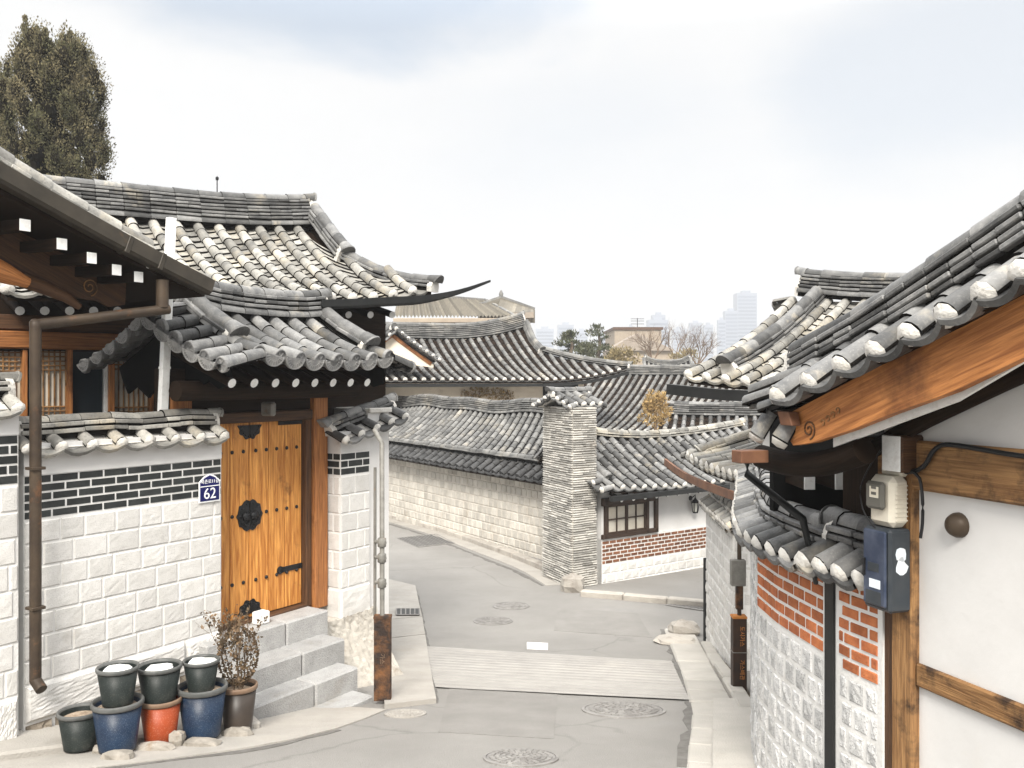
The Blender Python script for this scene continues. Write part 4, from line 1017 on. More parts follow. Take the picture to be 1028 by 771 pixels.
    for a, b in ((22, 27), (67, 72), (108, 114), (150, 156)): bx(a, b, 351, 420, 1.2, 1.31, 'wood_orange', 'door_post')
    bx(72.5, 104, 353, 420, 1.2, 1.215, 'glass_dark', 'window_pane')
    bx(104, 108, 352, 420, 1.2, 1.28, 'white_paint', 'door_post')
    for a, b in ((-40, 21.5), (38, 66.5), (114.5, 149.5)):
        pn = bx(a, b, 352, 420, 1.2, 1.212, 'paper', 'lattice_screen', 0)
        k = MB(); t0, t1 = FM.t(a, O), FM.t(b, O); y = FM.P((t0+t1)/2, O).y; zt, zb = zat(352, y), zat(420, y)
        nn = max(3, int((t1-t0)/.055))
        for i in range(nn+1): x = lerp(t0, t1, i/nn); k.fbox(FM, x-.008, x+.008, 1.213, 1.235, zb, zt, .002)
        for z in [zt-.015-.05*i for i in range(5)]+[zb+.08+.05*i for i in range(2)]: k.fbox(FM, t0, t1, 1.214, 1.238, z-.008, z+.008, .002)
        k.build('lattice', 'wood_pale', pn)
main_house()
p = FM.P(FM.t(218, 0), 0, 0)
m = MB(); zb_, zt_ = zat(189, p.y), zat(177, p.y); m.tube([V((p.x, p.y, zb_-.2)), V((p.x, p.y, zt_))], .008, 0, 6); m.lathe(V((p.x, p.y, zt_-.03)), [(.02, -.02), (.024, 0), (.02, .02)], 0, 8)
tag(m.build('lightning_rod', 'iron'), 'thin dark rod standing on the ridge of the large hanok behind the gate', 'rod')

# ---- near left house: eave, gutter, barge board
FQ = Fr(FL.P(0, .35)[:2], (-.545, -.839), flip=True)
def near_left_house():
    t = thing('hanok_house', FQ.P(4.0, -2.2, -2.6), 'nearest left hanok, its brown gutter and dark barge board climbing out of the picture', 'house', 'hanok houses')
    gp = catmull([FQ.pp(px, py, .03) for px, py in ((209, 289), (160, 264), (100, 232), (50, 204), (0, 176), (-60, 142), (-140, 97))], .2)
    up_ = lambda q, o, dz: q+FQ.n*o+ZU*dz
    m = MB(); m.sweep(gp, [(-.075, .07), (-.075, -.045), (-.05, -.07), (.05, -.07), (.068, -.045), (.068, -.008), (.052, -.003), (.052, .022), (.072, .03), (.072, .07), (.058, .07), (.05, -.045), (-.05, -.045), (-.062, .07)][::-1], 0, True, True)
    gt = m.build('gutter', 'gutter', t)
    m = MB()
    for px, py in ((125, 246), (158, 263)):
        c = FQ.pp(px, py, .03); d = (FQ.pp(px-20, py-11, .03)-c).normalized(); m = MB(); m.box(c, (d, FQ.n, FQ.n.cross(d)), (.022, .08, .078), .004); m.build('gutter_bracket', 'gutter', gt)
    lo, hi = up_(gp[0], -.05, .06), up_(gp[-1], -.05, .06)
    m = MB(); E = lambda u: lo-FQ.n*(1.15*u); T = lambda u: hi-FQ.n*(1.15*u)
    giwa_field(m, E, T, us_for(1.15, .29), .07, .3, .04, 'plaster', 7, 4, 0, 1, .16); deck(m, E, T, 2, 10, 6, .04, .10, .04)
    roof = m.build('roof', ['tile_pale', 'mortar', 'wood_dark'], t)
    bp = [FQ.pp(px, py, -.12) for px, py in ((143, 257), (100, 235), (50, 206), (0, 175), (-60, 136), (-140, 84))]
    r = MB(); ridge(r, [q-ZU*.07 for q in bp], 3, .11, .055, .085, .36, False, 0, 1, (1, 0), 8, mangwa=(0, 0)); r.build('ridge', ['tile_pale', 'mortar'], roof)
    for px, py in ((25, 226), (62, 245), (92, 259), (117, 271), (139, 278)):
        e = FQ.pp(px, py, -.04); k = MB(); a = e-FQ.n*.75+ZU*.02; dr = (e-a).normalized()
        k.box((a+e)/2, (FQ.d, dr, FQ.d.cross(dr)), (.042, (e-a).length/2, .044), .004)
        r_ = k.build('rafter', 'wood_dark', t); k = MB(); k.box(e+FQ.n*.003, (FQ.d, FQ.n, ZU), (.043, .003, .046), .001); k.build('white_end', 'white_paint', r_)
    def brd(o, pp_, th, mt, nm):
        k = MB(); k.plate([FQ.pp(px, py, o) for px, py in pp_], th); return k.build(nm, mt, t)
    bb = brd(-.62, [(-140, 130), (0, 214), (60, 243), (126, 272), (124, 306), (110, 308), (98, 302), (78, 299), (50, 290), (20, 277), (0, 266), (-140, 190)], .05, 'wood_brown', 'barge_board')
    k = MB(); c = FQ.pp(90, 288, -.59); sp = [c+(FQ.d*math.cos(a)+ZU*math.sin(a))*(.012+.0065*a) for a in [i*.4 for i in range(28)]]; k.tube(sp, .006, 0, 5); k.build('carved_spiral', 'wood_pale', bb)
    k = MB(); lg = [FQ.pp(px, py, -.5) for px, py in ((-80, 236), (-25, 262), (6, 275), (28, 284))]; k.tube(lg, .10, 0, 12, True, None, None, [1.3, 1.15, .85, .45]); k.build('log_brace', 'wood_orange', t)
    k = MB(); lg = [FQ.pp(px, py, -.56) for px, py in ((20, 280), (45, 289), (66, 298), (80, 308))]; k.tube(lg, .06, 0, 10, True, None, None, [1.1, 1, .8, .5]); k.build('log_brace', 'wood_brown', t)
    k = MB(); k.fbox(FQ, 2.75, 4.4, -3.6, -.75, -3.4, 1.35, 0); k.build('wall', 'plaster', t)
    # downpipe: a short drop, a long sloping leg, then straight down the boundary wall
    A = FQ.pp(163, 290, .0); B = V((A.x, A.y, zat(311, A.y))); C = FL.P(-1.97, .16, zat(326, 7.25)); Dn = V((C.x, C.y, zat(684, C.y)))
    k = MB(); k.tube([A+ZU*.08, B+ZU*.02], .055, 0, 12); k.tube([B+(B-C).normalized()*.06, C], .045, 0, 12); k.tube([C+ZU*.03, Dn], .045, 0, 12); k.tube([Dn+ZU*.01, Dn+FL.n*.09-ZU*.05], .045, 0, 12); k.lathe(C, [(.001, .05), (.03, .045), (.047, .02), (.047, -.02)], 0, 12)
    for z in (zat(470, C.y), zat(610, C.y)): k.box(V((C.x, C.y, z)), (FL.d, FL.n, ZU), (.056, .056, .012), .003)
    k.build('downpipe', 'pipe_brown', t)
near_left_house()
def white_pole():
    b_ = FL.P(FL.t(162, -.24), -.24, -.62); t_ = FL.P(FL.t(172, -.24), -.24, zat(217, 8.7))
    m = MB(); d = t_-b_; m.box((t_+b_)/2, (FL.d, FL.n, d.normalized()), (.042, .03, d.length/2), .004)
    m.box(lerp(b_, t_, .33), (FL.d, FL.n, d.normalized()), (.046, .034, .012), .002)
    tag(m.build('pole', 'white_paint'), 'slim white pole rising from the boundary wall between the gutter and the gate roof', 'pole')
white_pole()

# ================================================================== MIDDLE
FA = Fr((.74, 20.9), (-.545, .839), flip=True)
def middle_house():
    t = thing('hanok_house', FA.P(4, -1.2, -4.2), 'low long hanok on a cream block wall along the bend, left of the chimney', 'house', 'hanok houses')
    T0, T1 = -1.7, 13.
    wob = lambda x: .04*math.sin(x*.9)+.03*math.sin(x*2.1+1)
    E = lambda u: FA.P(lerp(-.7, T1, u), .06, -1.98+.0*u); T = lambda u: FA.P(lerp(.9, T1, u), -1.75, -.95+wob(lerp(.9, T1, u)))
    m = MB(); giwa_field(m, E, T, us_for(T1-T0, .36), .080, .32, .08, None, 7, 3, 0, 1, .17, mt=3, jit=.2); deck(m, E, T, 2, 10, 3, .08, .08)
    E2 = lambda u: FA.P(lerp(T0, T1, u), .42, -2.30); T2 = lambda u: FA.P(lerp(T0, T1, u), .0, -2.03)
    giwa_field(m, E2, T2, us_for(T1-T0, .36), .092, .3, 0, 'dark', 6, 3, 3, 1, .17, mcap=3); deck(m, E2, T2, 2, 10, 2, 0, .08)
    roof = m.build('roof', ['tile_far', 'mortar', 'wood_dark', 'tile_dark'], t)
    r = MB(); ridge(r, [T(i/40)+ZU*0 for i in range(41)], 4, .13, .055, .08, .36, True, 0, 1, (1, 1), 6); r.build('ridge', ['tile_far', 'mortar'], roof)
    r = MB(); ridge(r, [E(i/50)+ZU*(.05+random.uniform(-.012, .012)) for i in range(51)], 1, .10, .05, .075, .33, False, 0, 1, (1, 1), 6); r.build('eave_ridge', ['tile_far', 'mortar'], roof)
    m = MB(); wall_body(m, PFr(FA), [T0+.1*0, 0, 4, 8, T1], -4.7, -2.22, -3.4, 0); m.build('wall', 'grout_mid', t)
    m = MB(); blocks(m, PFr(FA), T0, T1, -4.55, -2.42, .2, .235, .024, .018, 0, .5, 1, .0, .012, .15, rows=10); m.build('wall_blocks', 'stone_mid', t)
middle_house()
FC = Fr((1.2, 17.8), (-.4, .917), flip=True)   # chimney, left face runs away along d
FWd = Fr((1.2, 17.8), (.81, .588))
def chimney():
    t = thing('chimney', V((1.25, 18.4, -4.2)), 'broad square chimney of stacked thin grey roof tiles with a tiled cap, at the bend', 'chimney')
    zt = zat(409, 17.8); zb = -4.5; m = MB(); random.seed(5)
    A = V((1.2, 17.8, 0)); B = A+FC.d*1.31; C = A+FWd.d*.60; Dd = B+FWd.d*.60
    m.poly([A+ZU*zb, C+ZU*zb, C+ZU*zt, A+ZU*zt], 1, .5); m.poly([B+ZU*zb, A+ZU*zb, A+ZU*zt, B+ZU*zt], 1, .5); m.poly([C+ZU*zb, Dd+ZU*zb, Dd+ZU*zt, C+ZU*zt], 1, .5); m.poly([Dd+ZU*zb, B+ZU*zb, B+ZU*zt, Dd+ZU*zt], 1, .5)
    n = 84; h = (zt-zb)/n
    for k in range(n):
        z = zb+(k+.5)*h; fl = .025*max(0, 1-(z-zb)/1.9)
        for a, b, nn in ((A, C, FWd.n), (B, A, -FC.n if False else FC.n), (C, Dd, FWd.d)):
            d = (b-a).normalized(); L = (b-a).length; nx = V((d.y, -d.x, 0)); x = -.0
            while x < L:
                l = random.uniform(.2, .42); x1 = min(L+.012, x+l); dz = random.uniform(-.006, .006)
                if x1-x > .05: m.box(a+d*((x+x1)/2)+nx*(fl+random.uniform(-.006, .012))+ZU*(z+dz), ((d+ZU*random.uniform(-.015, .015)).normalized(), nx, ZU), ((x1-x)/2-.003, .03, h*.30), .004, 0)
                x = x1
    body = m.build('stack', ['slate', 'rough_plaster'], t)
    # cap: little crossed roof
    m = MB(); c = (A+B+C+Dd)/4; ex = FWd.d; ey = FC.d
    Fc = Fr((c.x, c.y), (ex.x, ex.y))
    E = lambda u: Fc.P(lerp(-.34, .34, u), .60, zt+.05); T = lambda u: Fc.P(lerp(-.34, .34, u), 0, zt+.28); EB = lambda u: Fc.P(lerp(-.34, .34, u), -.60, zt+.05)
    for e in (E, EB): giwa_field(m, e, T, us_for(.68, .23), .075, .26, 0, 'plaster', 7, 4, 0, 1, .16); deck(m, e, T, 1, 4, 2, 0, .05)
    for u, sg in ((0, -1), (1, 1)):
        for e in (E, EB): verge(m, [lerp(e(u), T(u), v) for v in (0, .5, 1)], Fc.d*sg, .13, .23, .065, 'plaster', 7, 0, 1)
    rf = m.build('cap_roof', ['tile', 'mortar'], t)
    m = MB(); ridge(m, [T(0)-Fc.d*.12-ZU*.03, T(.5)-ZU*.03, T(1)+Fc.d*.12-ZU*.03], 2, .09, .045, .07, .28, False, 0, 1, (1, 1), 7); m.build('ridge', ['tile', 'mortar'], rf)
chimney()
FW = Fr((1.86, 18.27), (.81, .588))
def window_house():
    t = thing('hanok_house', FW.P(1.6, -1, -4.2), 'small white hanok with dark wooden window and brown brick band, right of the chimney', 'house', 'hanok houses')
    Y0 = 18.27; zs, zb, zp = zat(567, Y0), zat(543, Y0), zat(497, Y0); pf = PFr(FW); T1 = 5.6
    m = MB(); wall_body(m, pf, [-.05, 2, 4, T1], -5.6, zp+.05, -1.0, 0); m.build('wall', 'plaster', t)
    m = MB(); wall_body(m, pf, [-.05, 2, 4, T1], -5.2, zs-.0, -.1, .015); m.build('stone_backing', 'grout', t)
    m = MB(); blocks(m, pf, -.05, T1, -5.1, zs, .19, .24, .018, .012, 0, .5, 2, .008, .012, .12, o0=.015); m.build('stone_blocks', 'granite', t)
    m = MB(); wall_body(m, pf, [-.05, 2, 4, T1], zs, zb+.03, -.1, .014); m.build('brick_backing', 'grout', t)
    m = MB(); blocks(m, pf, -.05, T1, zs+.01, zb, .075, .2, .026, .012, 0, .5, 1, 0, .004, .05, o0=.014, rows=6); m.build('brick_band', 'brick_brown', t)
    # window
    def bx(mb, px0, px1, py0, py1, o0, o1, bev=.006, mm=0):
        t0, t1 = FW.t(px0), FW.t(px1); y = FW.P(t0).y; mb.fbox(FW, t0, t1, o0, o1, zat(py1, y), zat(py0, y), bev, mm)
    ta, tb, tc_, td = FW.t(605), FW.t(647), FW.t(653), FW.t(659)
    z1, z0 = zat(500, Y0), zat(541, Y0)
    fr_ = MB(); 
    for a, b, lo, hi in ((ta-.05, td, z0, z0+.09), (ta-.05, td, z1-.16, z1), (ta+.02, ta+.09, z0, z1), (tb, tb+.08, z0, z1), (td-.09, td, z0-.0, z1+.1)):
        fr_.fbox(FW, a, b, 0, .07, lo, hi, .006)
    w = fr_.build('window', 'wood_window', t)
    m = MB(); m.fbox(FW, ta+.09, tb, 0, .012, z0+.09, z1-.16, 0); m.build('pane', 'paper', w)
    m = MB(); wa, wb = ta+.09, tb; za, zb2 = z0+.09, z1-.16
    for s0, s1 in ((wa, (wa+wb)/2), ((wa+wb)/2, wb)):
        for q in (s0, s1-.035): m.fbox(FW, q, q+.035, .012, .05, za, zb2, .004)
        for q in (za, zb2-.035, (za+zb2)/2-.012): m.fbox(FW, s0, s1, .012, .046, q, q+(.035 if q != (za+zb2)/2-.012 else .024), .004)
        q = (s0+s1)/2; m.fbox(FW, q-.012, q+.012, .012, .044, za, zb2, .004)
    m.build('sash', 'wood_window', w)
    # roof
    def zr(x): return lerp(-1.30, -1.24, 0)+.20*max(0, (2.6-x)/2.6)**2+.17*max(0, (x-2.2)/3.4)**2
    a0, a1 = -.15, 5.8
    E = lambda u: FW.P(lerp(a0, a1, u), .42, zat(494, 18.0)+.02+.10*abs(2*u-1)**3); T = lambda u: FW.P(lerp(a0, a1, u), -1.3, zr(lerp(a0, a1, u))-.06)
    EB = lambda u: FW.P(lerp(a0, a1, u), -2.0, -1.75)
    m = MB(); giwa_field(m, E, T, us_for(a1-a0, .30), .075, .3, .08, 'plaster', 7, 4, 0, 1, .16); deck(m, E, T, 2, 8, 3, .08, .09)
    giwa_field(m, EB, T, us_for(a1-a0, .30), .075, .3, .08, 'plaster', 5, 3, 0, 1, .2); deck(m, EB, T, 2, 8, 3, .08, .09)
    verge(m, [lerp(E(0), T(0), v)-ZU*(.08*1.9*.5*4*v*(1-v)) for v in (0, .25, .5, .75, 1)], -FW.d, .26, .27, .07, 'plaster', 7, 0, 1)
    roof = m.build('roof', ['tile', 'mortar', 'wood_dark'], t)
    r = MB(); ridge(r, [FW.P(lerp(.25, a1, i/20), -1.3, zr(lerp(a0, a1, i/20))-.08) for i in range(21)], 2, .12, .05, .08, .32, False, 0, 1, (1, 1), 7); r.build('ridge', ['tile_pale', 'mortar'], roof)
    r = MB(); ridge(r, [lerp(E(.02), T(.02), v)-ZU*(.08*1.9*.5*4*v*(1-v)-.03) for v in (1, .8, .6, .4, .2)], 1, .10, .05, .08, .3, False, 0, 1, (1, 1), 7); r.build('verge_ridge', ['tile', 'mortar'], roof)
    g = MB(); g.sweep([FW.P(x, .5, zat(494, 18.0)-.10) for x in (-.25, 1.5, 3, 5.8)], [(-.05, .05), (-.05, -.05), (.05, -.05), (.05, .05)], 0); g.build('gutter', 'gutter_black', t)
    for x in [.2+.33*i for i in range(8)]:
        k = MB(); e = FW.P(x, .34, zat(500, 18.0)-.06); k.tube([e-FW.n*.4+ZU*.12, e], .042, 0, 10, True, None, 1); k.build('rafter', ['wood_dark', 'white_paint'], t)
window_house()
def lantern():
    c = FW.pp(698, 508, .12); t = thing('wall_lantern', c, 'small black lantern on the white wall right of the dark window', 'lantern')
    m = MB(); 
    for k in range(6): a = k*math.pi/3; m.beam(c+V((math.cos(a)*.06, math.sin(a)*.06, -.12)), c+V((math.cos(a)*.085, math.sin(a)*.085, .08)), .014, .014, .002)
    m.lathe(c, [(.001, .2), (.015, .19), (.03, .15), (.10, .09), (.095, .075)], 0, 6, smooth=False); m.lathe(c, [(.065, -.12), (.06, -.15), (.001, -.16)], 0, 6, smooth=False); m.build('cage', 'iron', t)
    m = MB(); m.lathe(c, [(.05, -.12), (.07, .07)], 0, 6, smooth=False); m.build('glass', 'lamp_glass', t)
    m = MB(); w = FW.pp(693, 500, .0); m.lathe(w, [(.055, 0), (.05, .02), (.001, .03)], 0, 12, ax=FW.n); m.tube([w+FW.n*.02, w+FW.n*.10+ZU*.05, c+ZU*.25, c+ZU*.19], .012, 0, 6); m.build('bracket', 'iron', t)
lantern()
for px, py, R_, s, lab in ((575, 587, (.26, .22, .22), 31, 'rough boulder at the foot of the chimney on the road bend'), (686, 632, (.26, .2, .14), 32, 'square kerb stone standing at the corner of the lower alley'), (678, 643, (.32, .24, .06), 33, 'flat worn stone at the end of the right gutter')):
    c = G(px, py, R_[2]*.55); m = MB(); rock(m, c, R_, 0, s, 8); tag(m.build('stone', 'kerbstone'), lab, 'stone', 'loose stones at the kerb')

# ---- manhole covers, grates
SL = lambda y: V((0, 1, -(D(y+.25)-D(y-.25))/.5)).normalized()
def cover(px, py, wpx, lab, cat='manhole cover', mt='cover_metal', name='manhole_cover'):
    c = G(px, py, .008); R = wpx/2/F*c.y; t = thing(name, c, lab, cat, 'manhole covers'); yv = SL(c.y); xv = V((1, 0, 0)); nv = xv.cross(yv)
    if nv.z < 0: nv = -nv
    m = MB(); m.lathe(c, [(R, -.03), (R, .004), (R*.93, .006), (R*.93, -.008)], 0, 48, smooth=False, ax=nv); m.build('frame_ring', mt, t)
    m = MB(); m.lathe(c, [(R*.915, -.02), (R*.915, .003), (.001, .003)], 0, 48, smooth=False, ax=nv)
    for q in range(1, 6):
        n = 5*q+3
        for k in range(n):
            a0 = 2*math.pi*(k+.12)/n+q*.4; a1 = 2*math.pi*(k+.88)/n+q*.4; r0, r1 = R*(.15*q-.02), R*(.15*q+.085)
            pts = [c+nv*.003+(xv*math.cos(a)+yv*math.sin(a))*r for a, r in ((a0, r0), (a1, r0), (a1, r1), (a0, r1))]
            if r1 < R*.9: m.plate(pts, .014)
    m.build('lid', mt, t)
    m = MB(); m.lathe(c, [(R*.935, -.02), (R*.935, -.001), (R*.91, -.001), (R*.91, -.02)], 0, 48, smooth=False, ax=nv); m.build('seam', 'grate_dark', t)
cover(626, 712, 84, 'large round iron manhole cover on the road below the right end of the ribbed crossing')
cover(523, 760, 76, 'nearest round manhole cover, at the bottom edge of the road')
cover(513, 608, 37, 'darker small round manhole cover further up the road')
cover(495, 623, 40, 'pale round manhole cover just beside the small darker one')
cover(407, 716, 42, 'pale round cover at the foot of the left concrete ramp', mt='concrete')
def grate(pxs, n, lab, up=.012, along=True):
    P_ = [G(*p, up) for p in pxs]; c = sum(P_, V((0, 0, 0)))/4; t = thing('drain_grate', c, lab, 'drain grate', 'drain grates'); m = MB(); m.plate([p-ZU*.012 for p in P_], .02); m.build('pit', 'grate_dark', t)
    m = MB()
    for i in range(n+1):
        u = i/n; a, b = (lerp(P_[0], P_[1], u), lerp(P_[3], P_[2], u)); m.beam(a, b, .022, .014, .002)
    m.beam(P_[0], P_[1], .03, .016, .002); m.beam(P_[3], P_[2], .03, .016, .002); m.build('bars', 'cover_metal', t)
grate([(399, 540), (438, 536), (456, 545), (420, 549)], 14, 'dark drain grate on the road beside the cream wall')
grate([(398, 617), (421, 617), (421, 611), (398, 611)], 5, 'small dark drain grate in the left concrete ramp', .07)
grate([(668, 607), (735, 617), (738, 612), (690, 605)], 18, 'long drain grate across the lower alley mouth')
m = MB(); q = [G(*p_, .010) for p_ in ((529, 651), (550, 652), (550, 646), (529, 645))]; m.plate(q, .014); tag(m.build('marker_plate', 'clear_white'), 'small white rectangular plate set in the road', 'plate')

# ================================================================== MIDDLE DISTANCE
def house_mid():
    FH = Fr(((527-CX)/F*36, 36), (.92, .39)); zr = zat(334, 36); ze = zat(381, 33)
    t = thing('hanok_house', FH.P(-3, 0, -4.6), 'hanok whose wide ribbed roof curls up at the right, above the long low roof', 'house', 'hanok houses')
    S0, S1, Lp = -9, 2.6, 3.6
    zur = lambda s: .55*max(0, (s+3.4)/3.4)**2-.05
    zue = lambda s: .45*max(0, (s+.8)/3.4)**2
    Es = lambda s: FH.P(s, Lp, ze+zue(s))
    def Ts(s):
        if s <= 0: return FH.P(s, 0, zr-.25+zur(s))
        k = s/2.6; return FH.P(s, lerp(1.5, Lp, k), lerp(lerp(zr, ze, .42), ze+.45, k)-.1*math.sin(math.pi*k))
    E = lambda u: Es(lerp(S0, S1, u)); T = lambda u: Ts(lerp(S0, S1, u))
    m = MB(); giwa_field(m, E, T, us_for(S1-S0, .33), .085, .4, .10, 'plaster', 6, 2, 0, 1, .3, mt=2, jit=.3); deck(m, E, T, 2, 16, 3, .10, .1)
    c1, c2 = Es(S1), FH.P(S1, -Lp, ze); deck(m, lambda u: lerp(c1, c2, u), lambda u: lerp(FH.P(0, 1.5, lerp(zr, ze, .42)), FH.P(0, -1.5, lerp(zr, ze, .42)), u), 0, 6, 3, .05, .03)
    m.poly([FH.P(0, 1.5, lerp(zr, ze, .45)), FH.P(0, -1.5, lerp(zr, ze, .45)), FH.P(0, 0, zr+.3)], 1, .5)
    roof = m.build('roof', ['tile_far', 'mortar', 'wood_dark'], t)
    r = MB(); ridge(r, [Ts(lerp(S0, 0, i/24)) for i in range(25)], 6, .2, .07, .11, .5, True, 0, 1, (1, 1), 5); r.build('ridge', ['tile_far', 'mortar'], roof)
    r = MB(); ridge(r, [Ts(0)+ZU*.1, FH.P(0, .8, lerp(zr, ze, .26)), FH.P(0, 1.55, lerp(zr, ze, .44))], 3, .15, .06, .10, .45, False, 0, 1, (0, 1), 5); r.build('verge_ridge', ['tile_far', 'mortar'], roof)
    r = MB(); ridge(r, [Ts(.05+2.6*k/8)+ZU*.04 for k in range(9)], 2, .13, .06, .09, .45, False, 0, 1, (0, 1), 5); r.build('hip_ridge', ['tile_far', 'mortar'], roof)
    g = MB(); g.sweep([Es(lerp(S0, S1, i/20))+FH.n*.08-ZU*.2 for i in range(21)], [(-.07, .06), (-.07, -.05), (.07, -.05), (.07, .06)], 0); g.build('gutter', 'gutter_black', t)
    m = MB(); m.fbox(FH, S0, 1.4, -3, 2.4, -7, ze-.05); m.build('wall', 'plaster_cream', t)
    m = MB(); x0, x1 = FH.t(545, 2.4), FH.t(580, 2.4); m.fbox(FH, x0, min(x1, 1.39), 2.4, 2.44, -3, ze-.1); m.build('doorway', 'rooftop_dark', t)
    random.seed(11); iv = thing('dry_creeper', FH.P(FH.t(490, 2.5), 2.5, zat(398, 34)), 'patch of dry brown creeper on the tan wall above the long low roof', 'creeper'); m = MB()
    for k in range(14): clump(m, FH.pp(466+k*3.6, 397-3*math.sin(k*.24)*1+random.uniform(-2, 2), 2.46), (.16, .08, .22), 60, .09, 0, None, .3)
    m.build('leaves', 'straw', iv)
house_mid()
def gable_house():
    Y = 30; A = W(394, 326, Y); Fg = Fr((A.x, A.y), (-.5, .86)) ; Fg2 = Fr((A.x, A.y), (-.62, .78))
    t = thing('hanok_house', V((A.x, A.y+1, -4.4)), 'small hanok whose pale plaster gable with orange trim shows just right of the gate roof', 'house', 'hanok houses')
    zr = A.z-.12; zf = zat(352, Y)
    # ridge runs away along d; slopes fall to both sides
    L = W(366, 348, Y-.2); R = W(437, 357, Y+.3)
    d = Fg2.d
    m = MB(); ap = V((A.x, A.y, zr))
    for foot, sg in ((L, -1), (R, 1)):
        f = V((foot.x, foot.y, foot.z-.12)); E = lambda u, f=f: f+d*(3.4*u); T = lambda u: ap+d*(3.4*u)
        giwa_field(m, E, T, us_for(3.4, .3), .08, .35, .1, 'plaster', 5, 3, 0, 1, .25); deck(m, E, T, 2, 4, 3, .1, .08)
        verge(m, [lerp(f, ap, v)-ZU*.05*4*v*(1-v)+ZU*.02 for v in (0, .25, .5, .75, 1)], -d, .25, .27, .075, 'plaster', 6, 0, 1)
    roof = m.build('roof', ['tile', 'mortar', 'wood_dark'], t)
    r = MB(); ridge(r, [ap+d*(3.4*u/5) for u in range(6)], 2, .12, .05, .08, .35, False, 0, 1, (1, 1), 6); r.build('ridge', ['tile', 'mortar'], roof)
    for foot in (L, R):
        f = V((foot.x, foot.y, foot.z-.12)); r = MB(); ridge(r, [lerp(ap, f, v)-ZU*(.05*4*v*(1-v)-.06)+d*.1 for v in (0, .3, .6, .95)], 1, .11, .05, .08, .32, False, 0, 1, (0, 1), 6); r.build('verge_ridge', ['tile', 'mortar'], roof)
    g0 = ap-ZU*.16+d*.12; l0, r0 = L-ZU*.3+d*.12, R-ZU*.3+d*.12
    m = MB(); m.plate([g0, l0, l0-ZU*.1, r0-ZU*.1, r0], .1); m.build('gable_wall', 'plaster_cream', t)
    m = MB(); 
    for e in (l0, r0):
        a, b = lerp(g0, e, .02), lerp(g0, e, .92); q = (b-a).normalized(); m.beam(a-d*.08-ZU*.06, b-d*.08-ZU*.06, .05, .13, .01)
    m.build('barge_board', 'wood_orange', t)
    c = lerp(L, R, .16)+d*1.9; m = MB(); m.box(V((c.x, c.y, -2.4)), ((R-L).normalized(), d, ZU), ((R-L).length*.12, 1.5, 2.6), 0); m.build('wall', 'plaster_cream', t)
gable_house()
def corrugated_house():
    Y = 52; t = thing('building', W(480, 330, Y+3)-ZU*3, 'building with a tan ribbed roof and small pointed second roof behind the wide tiled roof', 'building')
    a, b, c, d = W(395, 319, Y), W(517, 319, Y), W(488, 303, Y+4), W(400, 296, Y+4)
    m = MB(); N = 34; 
    for i in range(N):
        u0, u1, um = i/N, (i+1)/N, (i+.5)/N
        def q(u, v, h=0): return lerp(lerp(a, b, u), lerp(d, c, u), v)+ZU*h*1.8
        m.poly([q(u0, 0), q(um, 0, .09), q(um, 1, .09), q(u0, 1)], 0, random.random()); m.poly([q(um, 0, .09), q(u1, 0), q(u1, 1), q(um, 1, .09)], 0, random.random())
    m.poly([b, b+V((.3, 6, 0)), c], 0, .4)
    m.build('roof', 'corrugated', t)
    m = MB(); m.beam(lerp(d, c, 0)+ZU*.1, c+ZU*.1, .25, .2, .03); m.beam(c+ZU*.1, b+ZU*.1, .22, .18, .03); m.build('ridge', 'tile_far', t)
    m = MB(); m.beam(a-ZU*.15, b-ZU*.15, .3, .25, .02); m.build('fascia', 'wall_tan', t)
    m = MB(); m.abox((a.x+.5, Y+.4, -8), (b.x-.4, Y+7, a.z-.2)); m.build('wall', 'wall_tan', t)
    ap = W(503, 299, Y+3); l, r = W(480, 307, Y+3), W(537, 311, Y+3); r2 = W(537, 311, Y+3.4)
    m = MB(); f, g = W(497, 314, Y+1.2), W(536, 313, Y+1.2)
    for i in range(12):
        u0, u1 = i/12, (i+1)/12; m.poly([lerp(f, g, u0), lerp(f, g, u1), lerp(ap, ap+(r-ap)*.95, u1), lerp(ap, ap+(r-ap)*.95, u0)], 0, random.random())
    m.plate([ap, l, l-ZU*.8, r-ZU*.8, r], .3, 0); m.build('porch_roof', 'corrugated', t)
    m = MB(); m.beam(f-ZU*.2, g-ZU*.2, .2, .35, .02); m.build('fascia', 'wall_taupe', t)
    m = MB(); m.beam(ap+ZU*.06, r+ZU*.06, .2, .16, .02); m.beam(ap+ZU*.06, l+ZU*.06, .2, .16, .02); m.lathe(ap+ZU*.1, [(.12, 0), (.14, .15), (.05, .35), (.001, .4)], 0, 8); m.build('ridge', 'tile_far', t)
    m = MB(); m.abox((f.x+.3, Y+1.5, -8), (g.x-.2, Y+6, f.z-.2)); m.build('wall', 'wall_taupe', t)
corrugated_house()
def simple_hanok(name, label, fr, t0, t1, oR, zR, oF, zF, body=-8, sp=.32, layers=4, up=.2, upR=.3, seg=5, vl=0, vr=0, tiles='tile_far', r=.085, oB=None, zB=None, wall='plaster_cream', naerim=(True, True)):
    t = thing(name, fr.P((t0+t1)/2, oR, zF-1.5), label, 'house', 'hanok houses')
    roof = gable_roof(t, fr, t0, t1, oR, zR, oF, zF, oB, zB, sp, 'plaster', up, upR, vl, vr, layers, .17, .065, .1, naerim, 2, tiles, 'mortar', seg, 2, r, .4, .3, .1, rseg=.45, nw=.12, mt=2, jit=.4)
    m = MB(); m.fbox(fr, t0+.3, t1-.3, oR-1.2, oF-.7, body, zF-.05); m.build('wall', wall, t); return t
Y = 40; q = W(600, 372, Y)
